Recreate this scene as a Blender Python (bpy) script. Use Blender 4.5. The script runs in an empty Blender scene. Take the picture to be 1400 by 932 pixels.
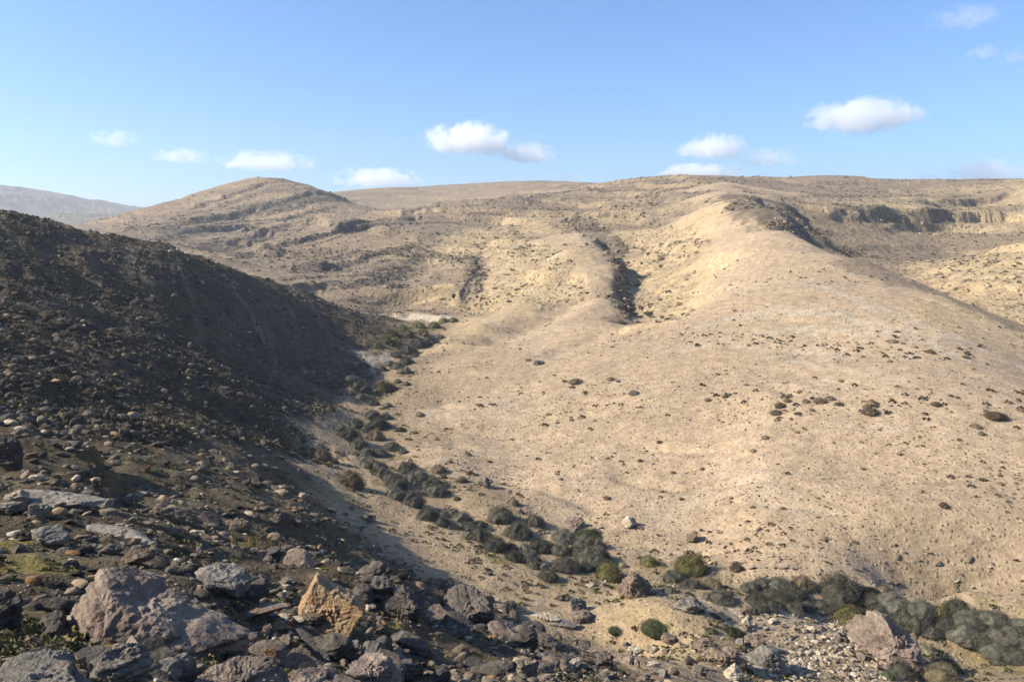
import bpy, math, random
import numpy as np
from mathutils import Vector, Euler

C = bpy.context.scene.collection
sc = bpy.context.scene
R = math.radians
F = 1099.0                     # focal length in photograph pixels
ZC = 20.0                      # camera height
PITCH = R(7.05)

# ------------------------------------------------------------------ camera
cam_d = bpy.data.cameras.new('camera')
cam_d.sensor_width = 36.0
cam_d.lens = F / 1400 * 36.0
cam_d.clip_start = 0.1
cam_d.clip_end = 20000
cam = bpy.data.objects.new('camera', cam_d)
C.objects.link(cam)
cam.location = (0, 0, ZC)
cam.rotation_euler = (R(90) - PITCH, 0, 0)
sc.camera = cam

# ------------------------------------------------------------------ light
SUN_EL, SUN_AZ = 33.0, -98.0    # azimuth in degrees from +Y, negative = left
world = bpy.data.worlds.new('World')
sc.world = world
world.use_nodes = True
wn = world.node_tree
wn.nodes.clear()
sky = wn.nodes.new('ShaderNodeTexSky')
sky.sky_type = 'NISHITA'
sky.sun_disc = False
sky.sun_elevation = R(SUN_EL)
sky.sun_rotation = R(SUN_AZ)
sky.altitude = 300
sky.air_density = 1.0
sky.dust_density = 1.4
sky.ozone_density = 2.0
bg = wn.nodes.new('ShaderNodeBackground')
bg.inputs['Strength'].default_value = 0.085
wo = wn.nodes.new('ShaderNodeOutputWorld')
tint = wn.nodes.new('ShaderNodeMix'); tint.data_type = 'RGBA'; tint.blend_type = 'MULTIPLY'; tint.inputs[0].default_value = 1
tint.inputs[7].default_value = (0.69, 0.94, 1.26, 1)
wn.links.new(sky.outputs[0], tint.inputs[6])
wn.links.new(tint.outputs[2], bg.inputs[0])
wn.links.new(bg.outputs[0], wo.inputs[0])

sd = bpy.data.lights.new('sun', 'SUN')
sd.energy = 5.0
sd.angle = R(0.5)
sd.color = (1.0, 0.91, 0.77)
sun = bpy.data.objects.new('sun', sd)
C.objects.link(sun)
sdir = Vector((math.sin(R(SUN_AZ)) * math.cos(R(SUN_EL)), math.cos(R(SUN_AZ)) * math.cos(R(SUN_EL)), math.sin(R(SUN_EL))))
sun.rotation_euler = sdir.to_track_quat('Z', 'Y').to_euler()
sun.location = (0, 0, 200)

sc.view_settings.view_transform = 'Standard'
sc.view_settings.look = 'None'
sc.view_settings.gamma = 1
sc.view_settings.use_curve_mapping = False
sc.view_settings.exposure = 1.0
sc.render.engine = 'CYCLES'
sc.cycles.max_bounces = 18
sc.cycles.diffuse_bounces = 1
sc.cycles.glossy_bounces = 1
sc.cycles.transparent_max_bounces = 8
sc.cycles.volume_bounces = 16
sc.cycles.volume_step_rate = 0.6
sc.cycles.use_denoising = True
sc.cycles.use_adaptive_sampling = True
sc.cycles.adaptive_threshold = 0.02

rng = np.random.default_rng(11)
random.seed(5)

# ------------------------------------------------------------------ noise
def _hash(ix, iy, seed):
    h = (ix.astype(np.int64) * 374761393 + iy.astype(np.int64) * 668265263 + seed * 974634777) & 0xffffffff
    h = ((h ^ (h >> 13)) * 1274126177) & 0xffffffff
    return (h ^ (h >> 16)) & 0xffff

def perlin(x, y, seed=0):
    x0 = np.floor(x); y0 = np.floor(y)
    fx = x - x0; fy = y - y0
    u = fx * fx * fx * (fx * (fx * 6 - 15) + 10); v = fy * fy * fy * (fy * (fy * 6 - 15) + 10)
    def g(dx, dy):
        a = _hash(x0 + dx, y0 + dy, seed) * (2 * np.pi / 65536)
        return np.cos(a) * (fx - dx) + np.sin(a) * (fy - dy)
    a = g(0, 0); b = g(1, 0); c = g(0, 1); d = g(1, 1)
    return (a + u * (b - a) + v * ((c + u * (d - c)) - (a + u * (b - a)))) * 1.5

def fbm(x, y, wave, octv=4, seed=0, gain=0.5):
    s = 0; a = 1.0; t = 0
    for i in range(octv):
        s = s + a * perlin(x / wave, y / wave, seed + i * 7); t += a
        a *= gain; wave *= 0.47
    return s / t

def ridged(x, y, wave, octv=4, seed=0, gain=0.55):
    s = 0; a = 1.0; t = 0
    for i in range(octv):
        s = s + a * (1 - 2 * np.abs(perlin(x / wave, y / wave, seed + i * 7))); t += a
        a *= gain; wave *= 0.47
    return s / t

def sstep(a, b, x):
    t = np.clip((x - a) / (b - a), 0, 1)
    return t * t * (3 - 2 * t)

# ------------------------------------------------------------------ photo geometry -> world
def ray(px, py):
    u = (px - 700.0) / F; v = (466.0 - py) / F
    return (u, math.cos(PITCH) + v * math.sin(PITCH), -math.sin(PITCH) + v * math.cos(PITCH))

def at(px, py, Y):
    d = ray(px, py); t = Y / d[1]
    return (d[0] * t, Y, ZC + d[2] * t)

# columns of surveyed ground points: (px, [(py, Y, class), ...]); hidden points carry py below the crest
# classes: N near slope, L shaded hill, F stream floor, R gravel slope, H rocky hills, V side valley, D distant hill
COLS = [
 (-420, [(932,3.6,'N'),(850,6,'N'),(740,10,'N'),(640,18,'L'),(540,30,'L'),(430,42,'L'),(330,56,'L'),(250,70,'L'),(330,95,'D'),(330,300,'D'),(290,700,'D'),(235,1500,'D'),(300,2600,'D')]),
 (-180, [(932,3.2,'N'),(850,6,'N'),(760,9,'N'),(690,14,'N'),(620,22,'L'),(540,34,'L'),(450,50,'L'),(350,66,'L'),(264,80,'L'),(370,110,'D'),(345,300,'D'),(310,700,'D'),(242,1500,'D'),(300,2600,'D')]),
 (0,   [(932,3.1,'N'),(900,4.2,'N'),(850,6,'N'),(790,8,'N'),(740,10.5,'N'),(700,14,'N'),(640,22,'N'),(560,37,'L'),(500,49,'L'),(430,61,'L'),(350,75,'L'),(310,82,'L'),(290,87,'L'),(350,105,'L'),(400,160,'D'),(360,500,'D'),(310,900,'D'),(258,1500,'D'),(310,2600,'D')]),
 (90,  [(932,3.3,'N'),(850,6.4,'N'),(770,9,'N'),(700,15,'N'),(640,24,'N'),(560,41,'L'),(480,57,'L'),(400,73,'L'),(330,87,'L'),(313,91,'L'),(370,112,'L'),(400,170,'D'),(350,500,'D'),(300,900,'D'),(273,1400,'D'),(310,2600,'D')]),
 (170, [(932,3.6,'N'),(850,7,'N'),(770,10,'N'),(700,17,'N'),(640,27,'N'),(560,46,'L'),(480,63,'L'),(400,80,'L'),(345,93,'L'),(331,97,'L'),(375,125,'L'),(350,200,'H'),(322,290,'H'),(303,370,'H'),(292,430,'H'),(340,560,'D'),(300,1250,'D'),(289,1500,'D'),(310,2600,'D')]),
 (240, [(932,4,'N'),(850,7.6,'N'),(780,11,'N'),(700,20,'N'),(640,31,'N'),(560,51,'L'),(480,69,'L'),(400,86,'L'),(355,97,'L'),(345,101,'L'),(385,128,'L'),(360,190,'H'),(338,260,'H'),(300,350,'H'),(272,430,'H'),(330,600,'H'),(320,1200,'D'),(310,2600,'D')]),
 (310, [(932,4.4,'N'),(850,8.6,'N'),(780,12,'N'),(700,24,'N'),(650,36,'N'),(580,59,'L'),(500,79,'L'),(460,88,'L'),(420,97,'L'),(375,109,'L'),(365,113,'L'),(395,137,'L'),(372,185,'H'),(352,250,'H'),(342,300,'H'),(300,370,'H'),(251,440,'H'),(320,640,'H'),(320,1200,'D'),(310,2600,'D')]),
 (370, [(932,5,'N'),(850,9.6,'N'),(790,13,'N'),(700,29,'N'),(640,47,'N'),(590,62,'L'),(540,75,'L'),(500,87,'L'),(430,105,'L'),(392,120,'L'),(384,124,'L'),(410,142,'L'),(385,175,'H'),(355,220,'H'),(335,245,'H'),(345,285,'H'),(300,370,'H'),(242.5,455,'H'),(310,660,'H'),(320,1200,'D')]),
 (430, [(932,5.6,'N'),(850,11,'N'),(790,15,'N'),(700,35,'N'),(690,'z5.8','N'),(665,'z3.9','N'),(615,'z3.1','L'),(560,'z3.3','L'),(500,97,'L'),(440,118,'L'),(404,134,'L'),(425,150,'H'),(400,170,'H'),(360,205,'H'),(320,255,'H'),(325,300,'H'),(290,370,'H'),(255,425,'H'),(285,520,'H'),(268,640,'H'),(320,1200,'D')]),
 (470, [(932,6,'N'),(850,12,'N'),(790,17,'N'),(762,26,'N'),(735,'z4.5','N'),(708,'z2.9','F'),(650,'z2.4','F'),(610,'z2.4','F'),(570,'z2.6','F'),(530,'z3.0','L'),(500,'z3.8','L'),(460,118,'L'),(424,139,'L'),(435,152,'H'),(410,168,'H'),(370,200,'H'),(330,245,'H'),(305,280,'H'),(292,340,'H'),(273,405,'H'),(298,490,'H'),(262,640,'H'),(320,1200,'D')]),
 (520, [(932,7,'N'),(850,13,'N'),(812,19,'N'),(786,27,'N'),(764,'z4.0','N'),(736,'z2.3','F'),(680,'z1.9','F'),(640,'z1.7','F'),(590,78,'F'),(550,88,'F'),(510,102,'F'),(490,110,'F'),(460,122,'L'),(430,143,'L'),(432,156,'H'),(410,172,'H'),(370,205,'H'),(330,248,'H'),(306,280,'H'),(298,330,'H'),(291,375,'H'),(305,450,'H'),(257,640,'H'),(320,1200,'D')]),
 (560, [(932,7.6,'N'),(850,14,'N'),(832,20,'N'),(810,27,'N'),(790,'z3.8','N'),(764,'z1.9','F'),(695,'z1.4','F'),(650,'z1.4','F'),(600,76,'F'),(550,90,'F'),(510,104,'F'),(475,120,'F'),(445,140,'F'),(432,150,'F'),(405,172,'H'),(370,205,'H'),(330,248,'H'),(300,290,'H'),(287,335,'H'),(296,420,'H'),(255,640,'H'),(320,1200,'D')]),
 (620, [(932,8.5,'N'),(860,15,'N'),(850,21,'N'),(822,'z3.8','N'),(796,'z1.6','F'),(715,'z1.0','F'),(670,'z.9','F'),(620,70,'R'),(560,86,'R'),(500,104,'R'),(460,125,'F'),(440,142,'F'),(425,158,'H'),(380,190,'H'),(330,245,'H'),(300,285,'H'),(276,340,'H'),(290,430,'H'),(254,610,'H'),(310,1200,'D')]),
 (690, [(932,9.5,'N'),(880,16,'N'),(866,24,'N'),(846,'z3.0','N'),(820,'z1.1','F'),(790,'z.8','F'),(740,'z.5','F'),(700,'z.4','F'),(650,67,'R'),(600,77,'R'),(540,91,'R'),(480,113,'R'),(450,135,'R'),(410,158,'Y'),(370,190,'Y'),(320,250,'H'),(290,295,'H'),(269,350,'H'),(278,440,'H'),(249,590,'H'),(300,1200,'D')]),
 (760, [(932,11,'N'),(903,17,'N'),(880,26,'N'),(864,'z2.6','N'),(842,'z.6','F'),(790,'z.3','F'),(750,'z.2','F'),(715,56,'R'),(650,66,'R'),(590,77,'R'),(530,90,'R'),(480,107,'R'),(440,130,'R'),(400,155,'Y'),(350,195,'Y'),(310,250,'H'),(285,300,'H'),(272,340,'H'),(266,400,'H'),(248,540,'H'),(300,1200,'D')]),
 (820, [(932,14,'N'),(908,23,'N'),(888,'z1.9','N'),(868,'z.4','F'),(820,'z.1','F'),(770,48,'F'),(720,55,'R'),(650,65,'R'),(590,75,'R'),(530,87,'R'),(480,102,'R'),(440,122,'R'),(420,136,'R'),(380,155,'R'),(345,180,'R'),(320,215,'R'),(295,255,'H'),(272,330,'H'),(250,500,'H'),(300,1200,'D')]),
 (870, [(932,18,'N'),(910,'z1.8','N'),(888,'z.3','F'),(830,39,'F'),(780,47,'F'),(730,54,'R'),(650,64.5,'R'),(590,73.5,'R'),(530,85,'R'),(480,98,'R'),(450,110,'R'),(432,130,'F'),(405,150,'H'),(370,180,'H'),(340,210,'H'),(300,250,'H'),(272,300,'H'),(252,360,'H'),(244,420,'H'),(265,520,'H'),(300,1200,'D')]),
 (920, [(932,23,'N'),(900,31,'F'),(840,38,'F'),(790,45,'F'),(740,53,'R'),(650,64,'R'),(590,72.5,'R'),(530,83,'R'),(480,95,'R'),(445,107,'R'),(425,122,'Y'),(400,140,'Y'),(370,165,'Y'),(340,190,'Y'),(300,235,'H'),(272,275,'H'),(254,318,'H'),(241,375,'H'),(268,470,'H'),(300,1200,'D')]),
 (980, [(932,28,'F'),(890,34,'F'),(830,41,'F'),(790,46,'F'),(740,52.5,'R'),(650,63,'R'),(590,71.5,'R'),(530,82,'R'),(480,92.5,'R'),(440,104,'R'),(400,120,'R'),(370,138,'R'),(340,158,'R'),(300,192,'R'),(278,218,'R'),(262,245,'R'),(251,290,'R'),(243,345,'H'),(268,450,'H'),(300,1200,'D')]),
 (1040,[(932,31,'F'),(880,37,'F'),(820,42,'F'),(780,'z0.3','R'),(720,'z1.0','R'),(650,'z2.3','R'),(590,'z3.9','R'),(530,'z5.9','R'),(480,91,'R'),(440,101,'R'),(400,114,'R'),(360,133,'R'),(320,155,'R'),(292,178,'R'),(284,205,'V'),(273,235,'R'),(260,280,'R'),(250,340,'H'),(242,410,'H'),(262,520,'H'),(300,1200,'D')]),
 (1110,[(932,33,'F'),(880,38,'F'),(830,43,'F'),(790,'z0.25','R'),(720,'z1.2','R'),(650,'z2.6','R'),(590,'z4.2','R'),(530,'z6.2','R'),(480,89,'R'),(440,98,'R'),(400,110,'R'),(360,127,'R'),(336,142,'R'),(341,160,'V'),(322,190,'V'),(298,225,'V'),(283,250,'H'),(268,300,'H'),(252,370,'H'),(241,440,'H'),(300,1200,'D')]),
 (1180,[(932,34,'F'),(880,39,'F'),(830,44,'F'),(790,'z0.2','R'),(720,'z1.4','R'),(650,'z2.9','R'),(590,'z4.5','R'),(530,'z6.5','R'),(480,87,'R'),(440,96,'R'),(400,108,'R'),(368,122,'R'),(356,130,'R'),(368,152,'V'),(354,185,'V'),(335,215,'V'),(303,245,'V'),(280,262,'Y'),(268,320,'H'),(245,450,'H'),(300,1200,'D')]),
 (1250,[(932,35,'F'),(890,40,'F'),(840,45,'F'),(800,'z0.1','R'),(720,'z1.5','R'),(650,'z3.1','R'),(590,'z4.8','R'),(530,'z6.8','R'),(480,84.5,'R'),(440,94,'R'),(410,104,'R'),(392,113,'R'),(382,119,'R'),(400,143,'V'),(380,172,'V'),(350,208,'V'),(328,235,'V'),(300,262,'Y'),(280,272,'Y'),(270,330,'H'),(256,430,'H'),(300,1200,'D')]),
 (1320,[(932,35.5,'F'),(900,40,'F'),(850,45,'F'),(810,'z0.05','R'),(720,'z1.6','R'),(650,'z3.3','R'),(590,'z5.0','R'),(530,'z6.9','R'),(480,85,'R'),(450,93,'R'),(425,102,'R'),(414,107,'R'),(440,128,'V'),(405,150,'Y'),(380,165,'Y'),(357,180,'Y'),(346,210,'V'),(320,245,'V'),(304,265,'Y'),(286,278,'Y'),(272,320,'H'),(247,400,'H'),(300,1200,'D')]),
 (1400,[(932,35.5,'F'),(900,39,'F'),(860,44,'F'),(815,'z0.0','R'),(720,'z1.7','R'),(650,'z3.4','R'),(590,'z5.0','R'),(530,'z6.8','R'),(490,85,'R'),(465,93,'R'),(451,98,'R'),(480,120,'V'),(440,138,'Y'),(400,152,'Y'),(360,168,'Y'),(333,182,'Y'),(325,225,'V'),(303,255,'Y'),(280,285,'Y'),(255,320,'Y'),(262,420,'H'),(300,1200,'D')]),
 (1600,[(932,35.5,'F'),(900,38,'F'),(870,42,'F'),(825,'z0.0','R'),(720,'z2.0','R'),(650,'z3.6','R'),(590,71,'R'),(545,79,'R'),(500,88,'R'),(540,108,'V'),(460,128,'H'),(400,145,'H'),(330,170,'H'),(290,200,'H'),(270,260,'H'),(250,340,'H'),(262,440,'H'),(300,1200,'D')]),
 (1950,[(932,34,'F'),(880,40,'F'),(830,50,'R'),(740,60,'R'),(660,70,'R'),(600,80,'R'),(520,110,'H'),(400,140,'H'),(300,180,'H'),(260,260,'H'),(250,340,'H'),(300,1200,'D')]),
]
cp_az, cp_lr, cp_e, cp_c = [], [], [], []
CLS = 'NLFRHVDY'
def add_cp(x, y, z, c):
    r = math.hypot(x, y)
    cp_az.append(math.atan2(x, y)); cp_lr.append(math.log(r)); cp_e.append((z - ZC) / r); cp_c.append(CLS.index(c))
for px, col in COLS:
    for py, Y, c in col:
        if isinstance(Y, str):           # height given instead of distance
            d_ = ray(px, py); Y = d_[1] * (float(Y[1:]) - ZC) / d_[2]
        add_cp(*at(px, py, Y), c)
# ground outside the frame: beside and behind the camera
for a in (-178, -150, -120, -90, -65):
    for r, z in ((2, 18.3), (4, 18.6), (8, 19.2), (20, 21.5), (50, 27), (90, 32), (200, 34), (600, 40), (1500, 60), (2600, 30)):
        add_cp(r * math.sin(R(a)), r * math.cos(R(a)), z, 'N' if r < 30 else ('L' if r < 150 else 'D'))
for a in (70, 95, 125, 155, 178):
    for r, z in ((2, 17.9), (4, 16.9), (8, 14.5), (20, 8 if a < 130 else 12), (35, 1.5 if a < 130 else 8), (60, 3), (110, 14), (220, 28), (600, 45), (1500, 60), (2600, 30)):
        add_cp(r * math.sin(R(a)), r * math.cos(R(a)), z, 'N' if r < 25 else ('F' if r < 50 else 'H'))
for a in (-33, -20, -8, 5, 20, 35, 55):
    add_cp(1.6 * math.sin(R(a)), 1.6 * math.cos(R(a)), 18.1, 'N')
cp = np.stack([np.array(cp_az), np.array(cp_lr)], 1)
cp_e = np.array(cp_e); cp_c = np.array(cp_c)

def tps_fit(p, v, lam):
    n = len(p)
    d2 = ((p[:, None] - p[None]) ** 2).sum(-1)
    K = 0.5 * d2 * np.log(d2 + 1e-12) + lam * np.eye(n)
    P = np.hstack([np.ones((n, 1)), p])
    A = np.zeros((n + 3, n + 3)); A[:n, :n] = K; A[:n, n:] = P; A[n:, :n] = P.T
    return np.linalg.solve(A, np.concatenate([v, np.zeros(3)]))
w = tps_fit(cp, cp_e, 2e-4)

# polar survey grid: fine inside the view, coarse round the back
az = np.concatenate([np.linspace(-180, -50, 66, endpoint=False), np.linspace(-50, -34.5, 60, endpoint=False),
                     np.linspace(-34.5, 34.5, 1250, endpoint=False), np.linspace(34.5, 50, 60, endpoint=False), np.linspace(50, 180, 67)])
az = np.radians(az)
lr = np.concatenate([np.linspace(math.log(0.5), math.log(2.5), 30, endpoint=False), np.linspace(math.log(2.5), math.log(105), 560, endpoint=False), np.linspace(math.log(105), math.log(480), 560, endpoint=False), np.linspace(math.log(480), math.log(700), 80, endpoint=False),
                     np.linspace(math.log(700), math.log(2600), 100)])
NA, NR = len(az), len(lr)
# coarse evaluation of the spline then cubic upsampling by dense separable evaluation in float32 chunks
AZ, LR = np.meshgrid(az, lr, indexing='ij')
def tps_eval(a, l):
    out = np.empty(a.size, np.float32)
    a = a.ravel().astype(np.float32); l = l.ravel().astype(np.float32)
    pa = cp[:, 0].astype(np.float32); pl = cp[:, 1].astype(np.float32); ww = (w[:-3] * 0.5).astype(np.float32)
    st = 20000
    for i in range(0, a.size, st):
        d = (a[i:i + st, None] - pa) ** 2 + (l[i:i + st, None] - pl) ** 2
        out[i:i + st] = (d * np.log(d + 1e-9)) @ ww + w[-3] + w[-2] * a[i:i + st] + w[-1] * l[i:i + st]
    return out
# evaluate on every 3rd line and interpolate with Catmull-Rom
def cr_up(src_x, arr, dst_x, axis):
    idx = np.clip(np.searchsorted(src_x, dst_x, side='right') - 1, 0, len(src_x) - 2)
    t = (dst_x - src_x[idx]) / (src_x[idx + 1] - src_x[idx])
    arr = np.moveaxis(arr, axis, 0)
    i0 = np.clip(idx - 1, 0, None); i3 = np.clip(idx + 2, None, len(src_x) - 1)
    h = src_x[idx + 1] - src_x[idx]
    m1 = (arr[idx + 1] - arr[i0]) / (src_x[idx + 1] - src_x[i0])[:, None] * h[:, None]
    m2 = (arr[i3] - arr[idx]) / (src_x[i3] - src_x[idx])[:, None] * h[:, None]
    t = t[:, None]
    o = (2*t**3-3*t**2+1)*arr[idx] + (t**3-2*t**2+t)*m1 + (-2*t**3+3*t**2)*arr[idx+1] + (t**3-t**2)*m2
    return np.moveaxis(o, 0, axis)
ca = np.unique(np.append(az[::4], az[-1])); cl = np.unique(np.append(lr[::4], lr[-1]))
GA, GL = np.meshgrid(ca, cl, indexing='ij')
E = tps_eval(GA, GL).reshape(GA.shape).astype(np.float64)
E = cr_up(cl, cr_up(ca, E, az, 0), lr, 1)
RR = np.exp(LR)
X = RR * np.sin(AZ); Yw = RR * np.cos(AZ)
Z = ZC + E * RR
near = sstep(3.0, 1.4, RR)
Z = Z * (1 - near) + 18.2 * near

# class weights by soft nearest neighbour on a coarse grid
def class_w(a, l):
    out = np.zeros((len(CLS), a.size), np.float32)
    a = a.ravel().astype(np.float32); l = l.ravel().astype(np.float32)
    for i in range(0, a.size, 20000):
        d = (a[i:i+20000, None] - cp[:, 0].astype(np.float32)) ** 2 + (l[i:i+20000, None] - cp[:, 1].astype(np.float32)) ** 2
        k = 1.0 / (d + 2e-4) ** 2.5
        s = k.sum(1)
        for c in range(len(CLS)):
            out[c, i:i+20000] = k[:, cp_c == c].sum(1) / s
    return out
wa = perlin(GA * 40, GL * 30, 91) * 0.012; wl = perlin(GA * 40, GL * 30, 92) * 0.03
CWc = class_w(GA + wa, GL + wl).reshape(len(CLS), *GA.shape)
CW = {}
for i, c in enumerate(CLS):
    k = cr_up(cl, cr_up(ca, CWc[i].astype(np.float64), az, 0), lr, 1)
    CW[c] = np.clip(k, 0, 1)

# ------------------------------------------------------------------ terrain features
def poly_field(pts, reach):
    """distance, signed side (+ left of travel) and parameter along a world polyline for vertices near it"""
    P = np.array([p[:2] for p in pts])
    lo = P.min(0) - reach; hi = P.max(0) + reach
    m = (X > lo[0]) & (X < hi[0]) & (Yw > lo[1]) & (Yw < hi[1])
    x = X[m]; y = Yw[m]
    best = np.full(x.shape, 1e9); side = np.zeros_like(best); tt = np.zeros_like(best)
    n = len(P) - 1
    for i in range(n):
        a, b = P[i], P[i + 1]; ab = b - a; L2 = (ab ** 2).sum() + 1e-9
        t = np.clip(((x - a[0]) * ab[0] + (y - a[1]) * ab[1]) / L2, 0, 1)
        dx = x - a[0] - t * ab[0]; dy = y - a[1] - t * ab[1]
        d = np.hypot(dx, dy); s = np.sign(ab[0] * dy - ab[1] * dx)
        u = d < best
        best[u] = d[u]; side[u] = s[u]; tt[u] = ((i + t) / n)[u]
    return m, best, side, tt

def wpts(l):
    return [at(*p) for p in l]
def ends(t, k=0.12):
    return sstep(0, k, t) * sstep(1, 1 - k, t)

DARKM = np.zeros_like(Z); YEL = np.zeros_like(Z); GRN = np.zeros_like(Z); PALE = np.zeros_like(Z); SAND = np.zeros_like(Z)  # DARKM: dark rock and scrub, plus gully and ledge shade painted in

def gully(pts, depth, width, wob=0.25, dark=0.0, right=1.0):
    m, d, s, t = poly_field(wpts(pts), width * 3.5)
    d = d * (1 + wob * perlin(X[m] / (width * 1.3), Yw[m] / (width * 1.3), 5)) * np.where(s < 0, 1 / right, 1)
    k = ends(t) * np.exp(-(d / width) ** 2)
    Z[m] -= depth * k
    if dark: DARKM[m] = np.maximum(DARKM[m], dark * k ** 2)

def ridge_line(pts, height, width):
    m, d, s, t = poly_field(wpts(pts), width * 3.5)
    Z[m] += height * ends(t) * np.exp(-(d / width) ** 2)

def cliff(pts, h, width, back, dark=0.7, rough=0.35, fall='L'):
    """a rock step: ground falls by h on the left (or right) of travel over `width`, fading out over `back`"""
    m, d, s, t = poly_field(wpts(pts), back * 1.6)
    if fall == 'L': s = -s
    sd_ = d * s + rough * width * (3.2 * perlin(X[m] / (width * 9), Yw[m] / (width * 9), 9) + 1.0 * perlin(X[m] / (width * 2.6), Yw[m] / (width * 2.6), 19))
    h = h * (1 + 0.6 * perlin(X[m] / (width * 24), Yw[m] / (width * 24), 29))
    prof = np.tanh(sd_ / width) * np.exp(-(sd_ / back) ** 2)
    k = ends(t, 0.15)
    Z[m] += 0.5 * h * prof * k
    DARKM[m] = np.maximum(DARKM[m], dark * k * np.exp(-((sd_ + 0.3 * width) / (width * 0.8)) ** 2) * sstep(-.5, .3, perlin(X[m] / (width * 3), Yw[m] / (width * 3), 49)))  # step face darkened: dark rock, with its shadow put into the colour

# big shapes: stream line incision
STREAM = [(1480,878,43),(1400,862,44),(1330,846,45),(1250,828,46),(1180,818,45.5),(1100,812,45),(1040,805,44.5),(960,792,45.5),(890,782,46),(820,765,48),(760,750,50),(700,735,52),(660,718,55),(620,700,57),(590,680,58.5),(560,655,63),(530,630,68),(505,605,73),(495,580,78),(500,560,84),(508,540,90),(513,515,100),(525,497,106),(548,484,114),(575,470,121),(600,455,131),(615,442,141),(590,434,150)]
gully(STREAM, 0.55, 2.6, 0.3)
# side gully with rock wall, its shade partly painted dark, in the middle of the photograph
gully([(862,446,112),(866,430,128),(872,410,146),(868,385,166),(858,362,186),(835,340,205),(808,322,228),(780,305,255),(765,292,285)], 1.3, 4.5, 0.35, right=0.8)
ridge_line([(812,432,128),(812,400,148),(815,370,165),(812,345,184),(790,320,212)], 0.4, 7)
cliff([(845,425,132),(846,400,148),(848,375,166),(846,355,184),(826,334,204),(800,318,226)], 2.0, 0.6, 6, 0.7, 1.1, fall='R')
gully([(985,385,128),(950,405,122),(920,425,118),(885,443,113)], 1.4, 4, 0.2)
gully([(1000,352,148),(960,375,144),(930,400,136),(895,430,124)], 2.0, 5, 0.3)
gully([(862,446,112),(820,458,112),(775,470,108),(740,488,104)], 0.7, 2.2, 0.3)
gully([(800,380,150),(770,415,140),(735,440,133),(690,458,126),(640,472,119)], 1.2, 3.5, 0.2)
ridge_line([(790,350,185),(740,400,160),(690,435,140),(640,455,128)], 1.6, 5)
# band of cliffs above the side valley, far right
cliff([(1400,292,276),(1350,290,272),(1300,289,268),(1255,290,262),(1210,290,255),(1160,284,248),(1120,278,240)], 3.2, 0.8, 12, 0.12, 0.8)
cliff([(1400,262,318),(1340,270,305),(1290,278,292),(1240,282,280)], 2.6, 1.4, 12, 0.15, 0.5)
cliff([(1150,352,138),(1112,338,150),(1080,315,172),(1050,292,200),(1032,276,235)], 2.6, 1.3, 9, 0.6, .7, fall='R')
cliff([(1140,345,160),(1110,325,175),(1085,305,200),(1065,288,230)], 2.6, 1.3, 8, 0.6, .9, fall='R')
cliff([(1140,318,205),(1110,300,222),(1085,285,238),(1060,275,250)], 2.4, 1.2, 8, 0.6, .8, fall='R')
gully([(1290,420,128),(1240,395,142),(1205,375,165),(1170,352,190),(1130,325,222),(1105,300,245)], 3, 12, 0.2)
gully([(1235,384,165),(1280,350,205),(1310,325,240)], 1.5, 12, 0.2)
gully([(1400,455,125),(1350,432,135),(1300,412,140),(1270,400,145)], 3.5, 9, 0.2, 0.3)
# ledges on the hills left and middle
for pts, h in (
  ([(640,298,290),(560,300,290),(505,302,288),(455,318,262),(400,333,245),(350,345,240)], 3.2),
  ([(480,300,330),(430,308,350),(380,318,340),(310,330,310),(250,336,300)], 2.6),
  ([(505,276,430),(440,281,410),(380,287,390),(320,292,378),(260,300,362),(200,309,350)], 3.6),
  ([(495,268,450),(430,272,436),(370,275,420),(300,282,400),(240,290,385)], 2.6),
  ([(470,290,390),(410,299,370),(340,306,350),(270,316,330),(200,322,310)], 2.6),
  ([(600,284,335),(575,283,335),(545,285,330)], 4.0),
  ([(680,320,240),(640,322,240),(600,318,250),(540,322,250)], 1.8),
  ([(620,345,225),(560,340,232),(530,342,232),(480,352,220),(430,372,200),(380,380,188)], 1.8),
  ([(530,375,198),(470,378,196),(420,388,186),(380,396,176)], 1.8),
  ([(565,398,178),(520,402,176),(470,410,168)], 1.4),
  ([(655,345,222),(650,370,200),(640,395,182),(628,418,165)], 1.2),
  ([(1020,262,290),(960,258,310),(900,262,300),(820,268,320),(740,270,350),(690,266,390)], 2.4),
  ([(900,300,250),(850,298,255),(800,300,255),(770,296,275)], 2.4),
  ([(1000,256,350),(930,250,380),(850,252,400),(760,256,430),(690,258,450)], 2.2),
  ([(980,320,170),(940,318,190),(900,322,200),(865,318,215)], 2.0),
  ([(1240,262,350),(1180,262,360),(1120,258,370),(1060,254,380)], 2.0),
  ([(600,262,500),(560,262,520),(500,268,500)], 2.4),
  ):
    cliff(pts, h * 0.48, 0.6, 10, 0.85, 0.7)
    cliff([(a, b + 7, c - 9) for a, b, c in pts], h * 0.22, 0.5, 6, 0.4, 0.9)
gully([(520,296,330),(470,305,310),(420,320,300),(370,340,288),(325,352,275)], 6, 12, 0.25)
gully([(600,330,245),(575,370,205),(560,400,180),(550,428,158)], 2.5, 8, 0.3)
# bench of the alcove in the middle
ridge_line([(600,372,196),(570,395,182),(560,410,175)], 3.0, 9)
cliff([(622,436,143),(590,432,148),(560,430,152),(530,430,152)], 1.6, 0.9, 8, 0.0)

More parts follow.
